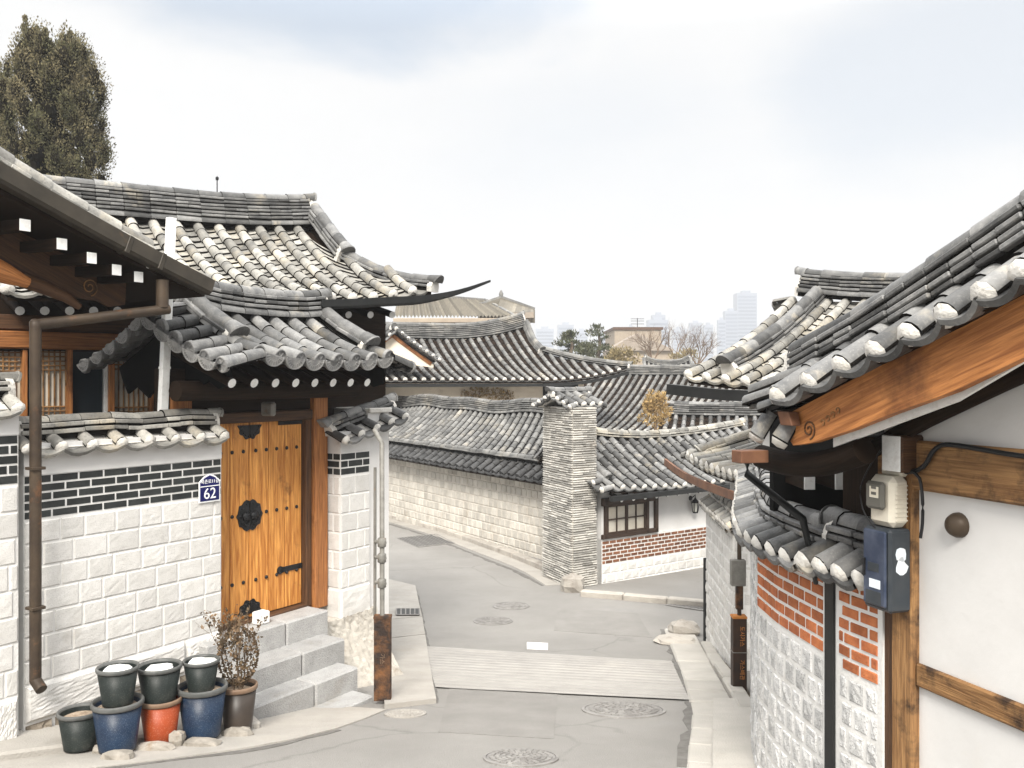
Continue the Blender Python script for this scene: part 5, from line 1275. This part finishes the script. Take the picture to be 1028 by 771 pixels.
FCc = Fr((q.x, q.y), (.86, -.51)); simple_hanok('hanok_house', 'hanok with a broad dark ribbed roof right of the chimney top', FCc, -.6, 7.0, 0, zat(376, Y), 4.6, zat(430, Y-4), up=.1, upR=.35)
q = W(655, 366, 62); FF = Fr((q.x, q.y), (1, -.05)); simple_hanok('hanok_house', 'distant little tiled roof above the broad dark roof, below the bare trees', FF, -.6, 2.6, 0, zat(366, 62), 2.4, zat(382, 60), up=.1, upR=.35, layers=3)
q = W(668, 414, 29); FD = Fr((q.x, q.y), (.97, -.24)); simple_hanok('hanok_house', 'low tiled roof with a layered ridge between the dry bush and the right houses', FD, -.2, 3.6, 0, zat(416, 29), 1.2, zat(431, 28), up=.05, upR=.05, layers=4, sp=.28, tiles='tile', r=.075, naerim=(False, False))
def straw_bush():
    b = W(658, 424, 27); t = thing('dry_bush', b-ZU*.4, 'straw coloured dry bush poking up between the tiled roofs right of the chimney', 'bush'); random.seed(3); m = MB()
    for k in range(34):
        u = random.random(); clump(m, b+V((random.uniform(-.5, .5)*(1-.6*u), random.uniform(-.2, .2), u*.85)), (.17, .14, .2), 55, .12, 0, None, .8, .25)
    m.build('foliage', 'straw', t); m = MB(); m.tube([b-ZU*3, b+ZU*.3], .05, 0, 6); m.build('stem', 'twig', t)
straw_bush()
# small house whose eave with a brown board shows above the lower alley wall
FE = Fr((2.93, 11.4), (-.04, 1), flip=True)
def alley_house():
    t = thing('hanok_house', FE.P(2.5, -1.2, -3.8), 'small hanok with a brown eave board and pale tile ends above the lower alley wall', 'house', 'hanok houses')
    E = lambda u: FE.P(lerp(-.4, 2.5, u), .1, -1.24+.06*abs(2*u-1)**3); T = lambda u: FE.P(lerp(-.4, 2.5, u), -1.35, -.75)
    m = MB(); giwa_field(m, E, T, us_for(2.9, .29), .075, .28, .08, 'plaster', 8, 4, 0, 1, .15); deck(m, E, T, 2, 6, 3, .08, .08)
    verge(m, [lerp(E(1), T(1), v) for v in (0, .5, 1)], FE.d, .25, .27, .07, 'plaster', 7, 0, 1)
    roof = m.build('roof', ['tile_pale', 'mortar', 'wood_dark'], t)
    r = MB(); ridge(r, [T(i/8) for i in range(9)], 2, .12, .05, .08, .32, False, 0, 1, (1, 1), 8); r.build('ridge', ['tile_pale', 'mortar'], roof)
    r = MB(); ridge(r, [lerp(T(.93), E(.93), v)+ZU*.02 for v in (0, .3, .6, .85)], 1, .1, .05, .08, .3, False, 0, 1, (0, 1), 8); r.build('verge_ridge', ['tile_pale', 'mortar'], roof)
    m = MB(); pts = [FE.P(x, .16, z) for x, z in ((-.4, -1.46), (1.0, -1.5), (2.2, -1.51), (3.2, -1.47), (3.9, -1.42))]; m.sweep(catmull(pts, .4), [(-.02, .055), (-.02, -.055), (.02, -.055), (.02, .055)], 0); m.build('eave_board', 'fascia', t)
    m = MB(); m.fbox(FE, .0, 2.3, -2.8, -.5, -5, -1.2); m.build('wall', 'plaster', t)
alley_house()
# gutter of the right middle house
FR = Fr(((822-CX)/F*13, 13), (.66, -.75))
def right_mid_house():
    t = thing('hanok_house', FR.P(1.5, 0, -3.6), 'hanok with beige tile rows and white capped eave ends, behind the nearest right roof', 'house', 'hanok houses')
    zR = zat(270, 13)-.42; zE = zat(384, 11.2)
    E = lambda u: FR.P(lerp(-.42, 4.2, u), 2.5, zE+.10*max(0, 1-3*u)**2); T = lambda u: FR.P(lerp(-.42, 4.2, u), 0, zR-.14*math.sin(min(1, u*1.6)*math.pi/2))
    m = MB(); giwa_field(m, E, T, us_for(4.62, .29), .075, .28, .09, 'plaster', 8, 4, 0, 1, .15); deck(m, E, T, 2, 8, 4, .09, .08)
    EB = lambda u: FR.P(lerp(-.42, 4.2, u), -2.75, zE); deck(m, EB, T, 0, 8, 4, .09, .02)
    verge(m, [lerp(EB(0), T(0), v) for v in (0, .5, 1)], -FR.d, .3, .27, .07, 'plaster', 7, 0, 1)
    roof = m.build('roof', ['tile_pale', 'mortar', 'wood_dark'], t)
    r = MB(); ridge(r, [T(lerp(.03, 1, i/12))+ZU*(.10*max(0, 1-i/5)**2) for i in range(13)], 4, .13, .05, .08, .33, True, 0, 1, (1, 1), 8); r.build('ridge', ['tile', 'mortar'], roof)
    def sl(u, v): a, b = E(u), T(u); return lerp(a, b, v)-ZU*(.09*(b-a).length*.5*4*v*(1-v))
    r = MB(); ridge(r, [sl(.10, v)+ZU*.03 for v in (.98, .8, .6, .4, .22, .10)], 3, .12, .05, .085, .32, False, 0, 1, (0, 1), 8); r.build('verge_ridge', ['tile', 'mortar'], roof)
    pts = [FR.pp(px, py, 2.82) for px, py in ((672, 391), (700, 394), (730, 397), (770, 398), (820, 399))]
    g = MB(); g.sweep(catmull(pts, .25), [(-.06, .07), (-.06, -.06), (.06, -.06), (.06, .07)], 0); g.build('gutter', 'gutter_black', t)
    m = MB(); m.fbox(FR, .3, 4.0, -2.2, 1.9, -5, zE-.05); m.build('wall', 'plaster', t)
right_mid_house()

# ================================================================== RIGHT SIDE
CV = PF([(2.02, 4.55), (1.975, 4.82), (1.90, 5.05), (1.846, 5.31), (1.80, 5.62), (1.76, 5.95), (1.755, 6.38), (1.90, 7.1), (2.28, 8.5), (2.72, 10.2)], -1)
def s_of(px):
    lo, hi = 0, 1.9
    for _ in range(40):
        m_ = (lo+hi)/2; p_, _, _ = CV.at(m_)
        if CX+F*p_.x/p_.y > px: lo = m_
        else: hi = m_
    return (lo+hi)/2
def curved_wall():
    t = thing('boundary_wall', V((1.8, 6.4, -2.9)), 'curved wall of white jointed grey stones and orange brick at the right roadside', 'wall', 'street walls')
    S0 = s_of(886); sj = s_of(834.5); ja, jb = s_of(840), s_of(829); sb = s_of(761); L = CV.len
    ss = [lerp(S0, L, i/90) for i in range(91)]
    m = MB(); wall_body(m, CV, ss, lambda s: -D(CV.at(s)[0].y)-.3, -1.05, -.28, 0); m.build('wall_face', 'grout', t)
    m = MB(); blocks(m, CV, S0+.03, ja-.02, -1.66, -1.13, .082, .155, .02, .007, 0, .5, 1, 0, .004, .06, rows=7); blocks(m, CV, jb+.02, sb, -1.63, -1.06, .082, .155, .02, .007, 0, .5, 1, 0, .004, .06, rows=7); m.build('bricks', 'brick_red', t)
    m = MB(); blocks(m, CV, S0+.03, ja-.02, -3.0, -1.68, .15, .13, .030, .006, 0, .5, 3, .005, .008, .15); blocks(m, CV, jb+.02, sb, -3.05, -1.65, .15, .145, .030, .006, 0, .5, 3, .005, .008, .15)
    blocks(m, CV, sb, L, -4.0, -1.08, .15, .17, .03, .006, 0, .5, 2, .008, .008, .15); m.build('stone_blocks', 'granite_grey', t)
    m = MB(); wall_body(m, CV, [ja+.012, sj, jb-.012], -3.1, -1.08, -.02, .016); m.build('joint_strip', 'gutter_black', t)
    wall_cap(t, CV, S0+.03, sj+.10, -.96, -1.08, .24, .21, 'plaster', 2, .12, .05, .070, .074, True, 'tile', 'mortar', -.13, ds=.15, wob=.004, step=.3)
    wall_cap(t, CV, sj+.12, L, -1.0, -1.10, .25, .21, 'plaster', 2, .11, .048, .066, .070, True, 'tile', 'mortar', -.13, ds=.15, wob=.004, step=.3, endm=(0, 1))
curved_wall()
def alley_wall():
    c = PF([(2.76, 11.2), (2.83, 12.3), (2.90, 13.4)], -1)
    t = thing('boundary_wall', V((2.85, 12.4, -3.8)), 'pale stone block wall at the lower alley mouth, behind the rusty gas pipe', 'wall', 'street walls')
    m = MB(); wall_body(m, c, [0, .6, 1.2, 1.8, c.len], -4.4, -1.95, -.26, 0); m.build('wall_face', 'grout', t)
    m = MB(); blocks(m, c, 0, c.len, -4.2, -2.0, .17, .2, .022, .008, 0, .5, 2, .008, .01, .15); e = PFr(Fr((3.02, 11.195), (-1, .0), flip=True)); blocks(m, e, 0, .26, -4.2, -2.0, .17, .13, .02, .008, 0, .5, 1, .008, .01, .1); m.build('stone_blocks', 'granite', t)
    wall_cap(t, c, -.05, c.len, -1.74, -1.86, .19, .24, 'plaster', 1, .10, .05, .065, .07, True, 'tile_pale', 'mortar', -.13, ds=.25)
alley_wall()
m = MB(); q = G(708, 643); m.tube([q, V((q.x, q.y, zat(560, q.y)))], .03, 0, 8); tag(m.build('drain_pipe', 'gutter_black'), 'thin black pipe at the far corner of the lower alley wall', 'pipe')
def gas_pipe_right():
    g = G(742, 694, .01); t = thing('gas_pipe', g, 'brown gas pipe with a dark lettered guard between the curved wall and the alley wall', 'pipe', 'gas pipes'); x, y = g.x, g.y
    zg = zat(618, y); zt = zat(507, y)
    m = MB(); m.tube([V((x+.01, y+.03, g.z)), V((x+.01, y+.03, zt))], .024, 0, 10); m.tube([V((x+.01, y+.03, zt-.01)), V((x+.06, y+.06, zt-.01))], .024, 0, 10); m.build('riser', 'pipe_brown', t)
    m = MB(); m.abox((x-.03, y-.005, zat(612, y)), (x+.045, y+.055, zat(587, y)), .003); m.build('rust_sleeve', 'rust', t)
    m = MB(); m.abox((x-.09, y-.03, zat(588, y)), (x+.07, y+.06, zat(562, y)), .006); m.build('meter_box', 'pipe_grey', t)
    m = MB(); m.abox((x-.075, y-.045, g.z), (x+.075, y-.035, zg), .003); m.abox((x-.075, y-.034, g.z), (x-.065, y+.08, zg), .003); m.abox((x+.065, y-.034, g.z), (x+.075, y+.08, zg), .003); gd = m.build('pipe_guard', 'guard', t)
    m = MB(); m.abox((x-.08, y-.049, zg-.025), (x+.08, y+.082, zg), .003); m.build('top_band', 'orange_paint', gd)
    m = MB(); m.abox((x-.08, y-.049, lerp(g.z, zg, .52)), (x+.08, y+.082, lerp(g.z, zg, .532)), .003); m.build('clamp', 'pipe_grey', gd)
    text_mesh('lettering', '도시가스', .06, 'orange_paint', gd, V((x+.02, y-.0465, lerp(g.z, zg, .74))), V((0, 0, -1)), V((1, 0, 0)), .001)
    text_mesh('lettering', '가스배관', .06, 'orange_paint', gd, V((x+.02, y-.0465, lerp(g.z, zg, .30))), V((0, 0, -1)), V((1, 0, 0)), .001)
gas_pipe_right()

FN = Fr((2.09, 4.6), (-.325, .946), flip=True)
def right_house():
    t = thing('hanok_house', FN.P(-1.2, -1, -2.6), 'nearest right hanok with orange barge board, white plaster gable and white tipped verge tiles', 'house', 'hanok houses')
    pf = PFr(FN)
    topl = [(FN.t(px, 0), FN.pp(px, py, 0).z) for px, py in ((850, 440), (900, 412), (960, 386), (1028, 352), (1120, 300))][::-1]
    xs = [a for a, b in topl]; zs = [b for a, b in topl]
    z1 = lambda s: float(np.interp(s, [-3.2]+xs, [zs[0]+(xs[0]+3.2)*.42]+zs)) if True else 0
    m = MB(); wall_body(m, pf, [-3.0, -2.4, -1.8, -1.2, -.9, -.6, -.3, 0, .25], -3.0, z1, -.15, 0); m.build('gable_wall', 'plaster', t)
    m = MB(); m.fbox(FN, -3, .26, 0, .045, -.567, -.315, .012); m.build('tie_beam', 'wood_pale', t)
    m = MB(); m.fbox(FN, -3, -.005, 0, .03, -1.572, -1.455, .008); m.build('girt', 'wood_pale', t)
    m = MB(); m.fbox(FN, .0, .145, -.08, .05, -3.0, -.30, .008); m.build('corner_post', 'wood_pale', t)
    m = MB(); m.fbox(FN, .15, .262, -.08, .03, -3.0, -.30, .008); m.build('corner_post', 'wood_brown', t)
    m = MB(); a = FN.P(.12, -.1, zat(455, 4.6)); m.box(FN.P(.04, .02, zat(455, 4.6)), (FN.d, FN.n, ZU), (.068, .12, .095), .012); be = m.build('beam_end', 'wood_brown', t)
    m = MB(); m.box(FN.P(.04, .143, zat(455, 4.6)), (FN.d, FN.n, ZU), (.064, .004, .091), .003); m.build('painted_end', 'white_paint', be)
    # barge board
    top = [(788, 419), (820, 402), (860, 381), (905, 357), (951, 333), (1028, 296), (1110, 250)]; bot = [(1110, 322), (1028, 361), (961, 393), (900, 415), (860, 431), (820, 444), (800, 447), (794, 437)]
    m = MB(); tp = [FN.pp(px, py, .40) for px, py in top]; bt = [FN.pp(px, py, .40) for px, py in bot]
    m.plate(tp+bt, .05); bb = m.build('barge_board', 'wood_orange', t)
    k = MB(); c = FN.pp(812, 431, .428); sp = [c+(FN.d*math.cos(a)+ZU*math.sin(a))*(.008+.0042*a) for a in [i*.4 for i in range(28)]]; k.tube(sp, .005, 0, 5); k.build('carved_spiral', 'wood_brown', bb)
    k = MB(); 
    for i in range(4):
        c = FN.pp(826+i*5, 424-i*4, .428); k.tube([c+(FN.d*math.cos(a)+ZU*math.sin(a))*.014 for a in [j*.7 for j in range(8)]], .004, 0, 5)
    k.build('carved_scroll', 'wood_pale', bb)
    k = MB(); up_ = [(838, 440), (900, 417), (962, 394), (1028, 362), (1110, 323)]; k.plate([FN.pp(px, py-6, .33) for px, py in up_]+[FN.pp(px, py+(9 if px < 1000 else 2), .33) for px, py in up_[::-1]], .02); k.build('lit_soffit_strip', 'white_paint', t)  # white strip added so the soffit plaster reads as brightly lit
    # the log under the gable
    lg = [FN.pp(px, py, .07) for px, py in ((1120, 336), (1028, 374), (975, 399), (930, 421), (895, 440), (868, 456), (840, 467), (812, 471))]
    k = MB(); k.tube(catmull(lg, .1), .045, 0, 12); k.build('gable_log', 'wood_dark', t)
    lg = [FN.pp(px, py, .30) for px, py in ((868, 452), (850, 459), (820, 466), (790, 465), (764, 458))]
    k = MB(); k.tube(catmull(lg, .08), .07, 0, 14, True, None, None); k.build('corner_log', 'wood_dark', t)
    # verge tiles
    ends = [FN.pp(px, py, .52) for px, py in ((782, 398), (813, 384), (846, 368), (880, 353), (914, 336), (951, 317), (989, 296), (1029, 274), (1072, 249), (1120, 221))]
    E = lambda u: chain(ends, u); T = lambda u: chain(ends, u)-FN.n*.40+ZU*.245
    m = MB(); giwa_field(m, E, T, [i/(len(ends)-1) for i in range(len(ends))], .066, .24, 0, 'plaster', 10, 6, 0, 1, .2, lipdepth=.03)
    # main slope, falling away from the viewer to the far eave
    zl = lambda o: 0
    zA = ends[0].z; tA = FN.t(782, .52); t9 = FN.t(1120, .52); z9 = ends[-1].z
    E2 = lambda u: FN.P(.95, lerp(.30, -3.2, u), zat(399, 5.45)); T2 = lambda u: FN.P(-2.6, lerp(.30, -3.2, u), z9+.62)
    giwa_field(m, E2, T2, us_for(3.5, .28), .068, .28, .13, 'plaster', 7, 4, 0, 1, .16); deck(m, E2, T2, 2, 6, 5, .13, .1)
    # mortar bed tying the verge row to the slope
    for i in range(len(ends)-1):
        a, b = ends[i], ends[i+1]; m.poly([a-FN.n*.02-ZU*.05, b-FN.n*.02-ZU*.05, b-FN.n*.45+ZU*.01, a-FN.n*.45+ZU*.01], 2, .5)
    roof = m.build('roof', ['tile', 'mortar', 'wood_dark'], t)
    rp = [FN.pp(px, py, .20) for px, py in ((806, 374), (838, 357), (872, 339), (910, 316), (950, 291), (1000, 259), (1045, 230), (1110, 188))]
    r = MB(); ridge(r, [q_-ZU*.045 for q_ in rp], 4, .10, .042, .062, .30, False, 0, 1, (1, 0), 10, mangwa=(0, 0), lowlift=.0); r.build('verge_ridge', ['tile', 'mortar'], roof)
    # eave corner tiles
    m = MB()
    for (x0, y0, o0), (x1, y1, o1), r_ in (((757, 394, .40), (812, 372, .30), .048), ((751, 405, .46), (809, 384, .36), .048), ((765, 412, .52), (806, 396, .42), .046)):
        a, b = FN.pp(x0, y0, o0), FN.pp(x1, y1, o1); mid = lerp(a, b, .5); s_ = FN.n
        half_tile(m, a, mid, s_, r_*1.08, r_*.95, 10, 0); half_tile(m, mid, b, s_, r_*1.08, r_*.95, 10, 0)
    q = [FN.pp(752, 409, .44), FN.pp(806, 400, .44), FN.pp(806, 380, .2), FN.pp(760, 398, .2)]; m.plate(q, .03, 0)
    for (x0, y0), (x1, y1), o in (((761, 437), (776, 414), .50), ((784, 442), (797, 421), .47)):
        e, tt = FN.pp(x0, y0, o), FN.pp(x1, y1, o-.06)
        giwa_field(m, lambda u, e=e: e+FN.d*.001*u, lambda u, tt=tt: tt+FN.d*.001*u, [0], .055, .2, 0, 'plaster', 10, 4, 0, 1)
    m.build('corner_tiles', ['tile', 'mortar'], roof)
    k = MB(); c = FN.pp(753, 458, .55); k.box(c, (FN.d, FN.n, ZU), (.05, .09, .035), .004); k.build('gutter_end', 'fascia', t)
    k = MB(); c2 = FN.pp(792, 420, .47); k.box(c2, (FN.d, FN.n, (ZU+FN.d*.4).normalized()), (.05, .03, .04), .004); k.build('gutter_bracket', 'fascia', t)
    k = MB(); a, b = W(750, 476, 5.65), W(806, 521, 5.3); k.tube([a+ZU*.08, a, b, b-ZU*.4+V((.12, .1, 0))], .024, 0, 10); k.build('downpipe', 'gutter_black', t)
    # black panel painting in the shade under the far eave, square white rafter ends
    k = MB(); a = W(772, 380, 6.15); b = W(935, 380, 6.15); k.abox((a.x+.03, 6.15, -1.05), (b.x, 6.24, -.1)); k.build('eave_shade_panel', 'rooftop_dark', t)
    for px, w in ((813, 11), (845, 13), (876, 9)):
        c = W(px, 483, 5.75); k = MB(); k.abox((c.x-w/F*5.75/2, 5.76, c.z-.055), (c.x+w/F*5.75/2, 6.3, c.z+.055), .004); r_ = k.build('rafter', 'wood_dark', t)
        k = MB(); k.abox((c.x-w/F*5.75/2, 5.752, c.z-.055), (c.x+w/F*5.75/2, 5.759, c.z+.055), .002); k.build('white_end', 'white_paint', r_)
    k = MB(); k.fbox(FN, .26, .95, -3, -.3, -3.2, -.35); k.build('wall', 'wood_dark', t)
right_house()
def meter():
    c = FN.P(.105, 0, 0); Yc = 4.55
    t = thing('electricity_meter', FN.P(.105, .1, zat(505, Yc)), 'cream electricity meter with a clear dial window on the corner post of the right house', 'meter')
    z0, z1 = zat(531, Yc), zat(479, Yc); T0, T1 = .0, .185
    m = MB(); m.fbox(FN, T0, T1, .052, .17, z0, z1, .03); m.fbox(FN, T0+.02, T1-.02, .05, .10, z1-.005, z1+.05, .01)
    m.build('casing', 'meter_cream', t)
    m = MB(); 
    for i in range(9): z = lerp(z0+.035, z1-.05, i/8); m.fbox(FN, T0-.003, T0+.002, .075, .15, z, z+.007, .001)
    m.build('side_ribs', 'meter_cream', t)
    m = MB(); m.fbox(FN, T0+.035, T1-.02, .17, .205, z0+.09, z1-.03, .015); w = m.build('dial_window', 'meter_dark', t)
    m = MB(); m.fbox(FN, T0+.06, T1-.06, .205, .208, z0+.15, z1-.055, .002); m.build('dial_label', 'meter_cream', w)
    m = MB(); m.fbox(FN, T0+.075, T1-.075, .208, .2095, z0+.165, z0+.18, 0); m.fbox(FN, T0+.075, T1-.075, .208, .2095, z0+.195, z0+.21, 0); m.build('dial_rows', 'meter_dark', w)
    z0b, z1b = zat(616, Yc), zat(532, Yc)
    u = thing('breaker_box', FN.P(.105, .1, (z0b+z1b)/2), 'scuffed dark blue breaker box with peeling stickers below the cream meter', 'box')
    m = MB(); m.fbox(FN, -.005, .19, .052, .19, z0b, z1b, .014); m.build('casing', 'box_side', u)
    m = MB(); m.fbox(FN, .012, .175, .19, .207, z0b+.025, z1b-.012, .012); d = m.build('cover', 'box_blue', u)
    m = MB(); m.fbox(FN, .055, .135, .207, .21, z0b+.20, z0b+.245, .002); m.build('window', 'box_side', d)
    m = MB(); m.fbox(FN, .045, .125, .207, .2095, z0b+.115, z0b+.16, .001); m.build('sticker', 'sticker', d)
    m = MB(); m.fbox(FN, .04, .15, .207, .2095, z0b+.03, z0b+.10, .001); m.build('nameplate', 'box_side', d)
    m = MB(); m.fbox(FN, .150, .162, .207, .222, z0b+.17, z0b+.26, .003); m.build('handle', 'iron', d)
    for zz, w in ((.30, .05), (.235, .06)):
        m = MB(); q0 = FN.P(-.0065, .12, z0b+zz); pts = [q0+FN.n*math.cos(a)*w*random.uniform(.4, .75)+ZU*math.sin(a)*w*random.uniform(.6, .95) for a in [i*.628 for i in range(10)]]; m.plate(pts, .002); m.build('peeling_sticker', 'sticker', u)
meter()
def cables():
    m = MB(); pts = [FN.pp(px, py, .07) for px, py in ((1110, 466), (1028, 458), (990, 452), (960, 447), (945, 447), (936, 454), (929, 466), (918, 473), (902, 473), (888, 470))]; m.tube(catmull(pts, .03), .012, 0, 8)
    pts = [FN.pp(px, py, .09) for px, py in ((915, 473), (923, 480), (926, 500), (926, 525), (924, 540))]; m.tube(catmull(pts, .03), .008, 0, 8)
    tag(m.build('power_cable', 'cable'), 'thick black cable running along the tie beam of the right house to the meter', 'cable')
    m = MB(); pts = [FN.pp(px, py, .18) for px, py in ((884, 452), (872, 470), (864, 490), (866, 510), (874, 525), (882, 533))]; m.tube(catmull(pts, .03), .004, 0, 6)
    tag(m.build('thin_wire', 'cable'), 'thin grey wire hanging in a loop left of the cream meter', 'wire')
cables()
c = FN.pp(963, 527, .0); m = MB(); m.lathe(c, [(.062, 0), (.06, .02), (.048, .045), (.02, .058), (.001, .06)], 0, 20, ax=FN.n); tag(m.build('vent_cap', 'pipe_brown'), 'round dark vent cap on the white plaster gable of the right house', 'vent')

# ================================================================== TREES
def juniper(name, base, pxc, Y, wpx, pytop, pybot, seed, label, spires):
    random.seed(seed); c0 = W(pxc, pytop, Y); k = Y/F; Wd = wpx*k/2; H = (pybot-pytop)*k
    t = thing(name, V((c0.x, Y, base)), label, 'tree', 'junipers above the left roofs'); zb = c0.z-H
    m = MB(); m.tube([V((c0.x, Y, base)), V((c0.x, Y, zb)), V((c0.x, Y, c0.z-.6*H*.5))], .18, 0, 8, True, None, None, [1.2, 1, .5]); m.build('trunk', 'bark', t)
    m = MB()
    # upright flame-shaped lobes on a rounded crown
    n = 120
    for i in range(n):
        h = ((i+.5)/n)**.9; R = Wd*(1.0 if h < .5 else math.sqrt(max(.05, 1-((h-.5)/.54)**2)))*(.86+.14*min(1, h/.25)); a = i*2.39996+random.uniform(-.3, .3); rr = R*random.uniform(.66, .98)
        p_ = V((c0.x+math.cos(a)*rr, Y+math.sin(a)*rr*.9, zb+h*H*.90)); s = random.uniform(.2, .33)
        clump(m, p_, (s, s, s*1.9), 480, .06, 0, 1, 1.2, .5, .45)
    for i in range(60):
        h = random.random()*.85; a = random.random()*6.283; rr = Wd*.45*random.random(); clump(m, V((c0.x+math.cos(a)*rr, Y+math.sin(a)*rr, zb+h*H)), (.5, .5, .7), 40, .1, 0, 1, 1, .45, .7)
    for dx, top in spires:
        x = c0.x+dx*k; zt = zat(top, Y)
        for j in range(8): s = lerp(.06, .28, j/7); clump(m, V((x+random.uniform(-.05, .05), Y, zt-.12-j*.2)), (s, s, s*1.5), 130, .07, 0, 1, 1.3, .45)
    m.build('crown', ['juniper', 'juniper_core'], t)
juniper('juniper_tree', -4, 53, 23, 108, 24, 205, 4, 'broad dark juniper with several pointed tops standing above the left roofs', ((-27, 14), (-6, 26), (10, 32), (19, 29), (-16, 24), (34, 62)))
juniper('juniper_tree', -4, -22, 24.5, 62, 52, 215, 5, 'second juniper, cut off by the left edge of the picture', ((2, 40), (20, 60)))
def pine(px, py, Y, wpx, hpx, seed, label, name='pine_tree', mt='pine', nc=26, flat=.35, ls=.22):
    random.seed(seed); k = Y/F; b = W(px, py+hpx, Y); t = thing(name, V((b.x, Y, b.z-4)), label, 'tree', 'trees beyond the roofs')
    m = MB(); top = W(px, py, Y); m.tube([b-ZU*6, b, lerp(b, top, .5)+V((.15, 0, 0)), top-ZU*.2], .14, 0, 6, True, None, None, [1.2, 1, .7, .3]); m.build('trunk', 'bark', t)
    m = MB()
    for i in range(nc):
        h = random.random(); R = wpx*k/2*math.sqrt(max(.05, 1-h**1.6)); a = random.random()*6.283; rr = R*random.uniform(.2, 1)
        s = random.uniform(.3, .6)*k*16; clump(m, V((b.x+math.cos(a)*rr, Y+math.sin(a)*rr, lerp(b.z, top.z, h))), (s, s, s*flat), 70, ls, 0, None, .8, .3, .2)
    m.build('crown', mt, t)
pine(600, 327, 58, 34, 34, 1, 'dark green pine with layered crown above the tiled ridge, left of the tan building')
pine(572, 333, 56, 34, 26, 2, 'lower dark pine just left of the layered pine')
pine(622, 350, 50, 52, 26, 3, 'bushy tan green shrub tree at the foot of the pines', 'bushy_tree', 'shrub_tan', 30, .8, .2)
pine(588, 346, 52, 60, 24, 6, 'olive bushy tree beneath the two pines', 'bushy_tree', 'pine', 26, .7, .2)
pine(690, 352, 75, 60, 26, 8, 'brownish brush behind the small distant roof', 'bushy_tree', 'shrub_tan', 22, .7, .26)
def bare_tree(px, py0, py1, Y, seed, label, L):
    random.seed(seed); b = W(px, py1, Y); t = thing('bare_tree', b-ZU*3, label, 'tree', 'bare winter trees'); m = MB()
    m.tube([b-ZU*4, b], .10, 0, 6)
    for k in range(4): branch(m, b-ZU*.2, (V((random.uniform(-1, 1), random.uniform(-.4, .4), .8))).normalized(), L, .07, 3, 0, .75, 5, .12, 4)
    m.build('branches', 'twig', t)
bare_tree(655, 330, 362, 66, 12, 'bare winter tree in front of the tan building', 1.3)
bare_tree(700, 335, 366, 70, 13, 'bare winter tree beside the end of the right middle roof', 1.4)
bare_tree(678, 335, 360, 85, 14, 'fainter bare tree between the other two bare trees', 1.7)

# ================================================================== FAR CITY
def tan_block():
    Y = 120; a, b = W(617, 331, Y), W(664, 352, Y); t = thing('building', V(((a.x+b.x)/2, Y+5, b.z-8)), 'flat roofed tan building with a dark roof edge beyond the bare trees', 'building')
    m = MB(); m.abox((a.x, Y, b.z-12), (b.x, Y+12, a.z)); m.build('wall', 'wall_tan', t); m = MB(); m.abox((a.x-.2, Y-.2, a.z), (b.x+.2, Y+12.2, a.z+.35)); m.build('roof_edge', 'wood_brown', t)
    m = MB(); x = W(642, 331, Y).x
    m.tube([V((x, Y+2, a.z)), V((x, Y+2, a.z+1.7))], .05, 0, 6); 
    for h in (.9, 1.3, 1.6): m.tube([V((x-.9, Y+2, a.z+h)), V((x+.9, Y+2, a.z+h))], .035, 0, 5)
    m.build('antenna', 'iron', t)
    Y2 = 105; t2 = thing('building', W(642, 352, Y2)-ZU*6, 'grey house with a low pitched roof in front of the flat tan building', 'building'); l, r, ap = W(612, 352, Y2), W(676, 352, Y2), W(640, 336, Y2)
    m = MB(); m.plate([l, r, ap], .4); m.plate([l, ap, ap+V((0, 8, 0)), l+V((0, 8, 0))], .3); m.plate([r, ap, ap+V((0, 8, 0)), r+V((0, 8, 0))], .3); m.build('roof', 'wall_taupe', t2); m = MB(); m.abox((l.x, Y2+.3, l.z-9), (r.x, Y2+8, l.z)); m.build('wall', 'wall_tan', t2)
tan_block()
def tower(px0, px1, py, Y, label, step=None, floors=True):
    a, b = W(px0, py, Y), W(px1, py, Y); gz = -D(Y); t = thing('tower_block', V(((a.x+b.x)/2, Y+12, gz)), label, 'tower', 'towers on the skyline'); m = MB()
    dp = min(30, (b.x-a.x)*.8); m.abox((a.x, Y, gz-2), (b.x, Y+dp, a.z)); m.build('shaft', 'tower', t)
    m = MB(); z = a.z-3; w = b.x-a.x
    while z > gz+5 and z > a.z-70: m.abox((a.x+w*.05, Y-.15, z-1.9), (b.x-w*.05, Y+.2, z)); z -= 3.6
    m.build('windows', 'tower_glass', t)
    m = MB(); m.abox((a.x+w*.3, Y+2, a.z), (b.x-w*.3, Y+dp*.7, a.z+2.5)); m.build('roof_plant', 'tower', t)
tower(740, 760, 294, 900, 'tallest pale skyscraper on the skyline, left of the right middle ridge')
tower(728, 741, 312, 880, 'mid height stepped block attached at the left of the tallest skyscraper')
tower(721, 728.5, 321, 870, 'low left step of the skyscraper group')
tower(651, 671, 321, 820, 'pale office block just above the right end of the tan building')
tower(655, 668, 316, 850, 'upper block behind the pale office above the tan building')
tower(630, 637, 328, 900, 'slim faint tower left of the antenna on the tan building')
tower(693, 705, 324, 950, 'faint twin tower, left one, between the bare trees and the skyscraper')
tower(707, 716, 326, 950, 'faint twin tower, right one, between the bare trees and the skyscraper')
tower(676, 690, 330, 1000, 'low faint block left of the twin towers')
tower(560, 576, 326, 900, 'faint block just above the left pine')
tower(538, 556, 330, 950, 'faint low block right of the pointed tan roof')
tower(578, 590, 332, 1000, 'faint low block behind the layered pine')
tower(604, 618, 334, 1000, 'faint low block between the layered pine and the tan building')

# ---- haze
m = MB(); m.abox((-1200, -60, -60), (1200, 1250, 110)); m.build('haze', 'haze', None, 'stuff')
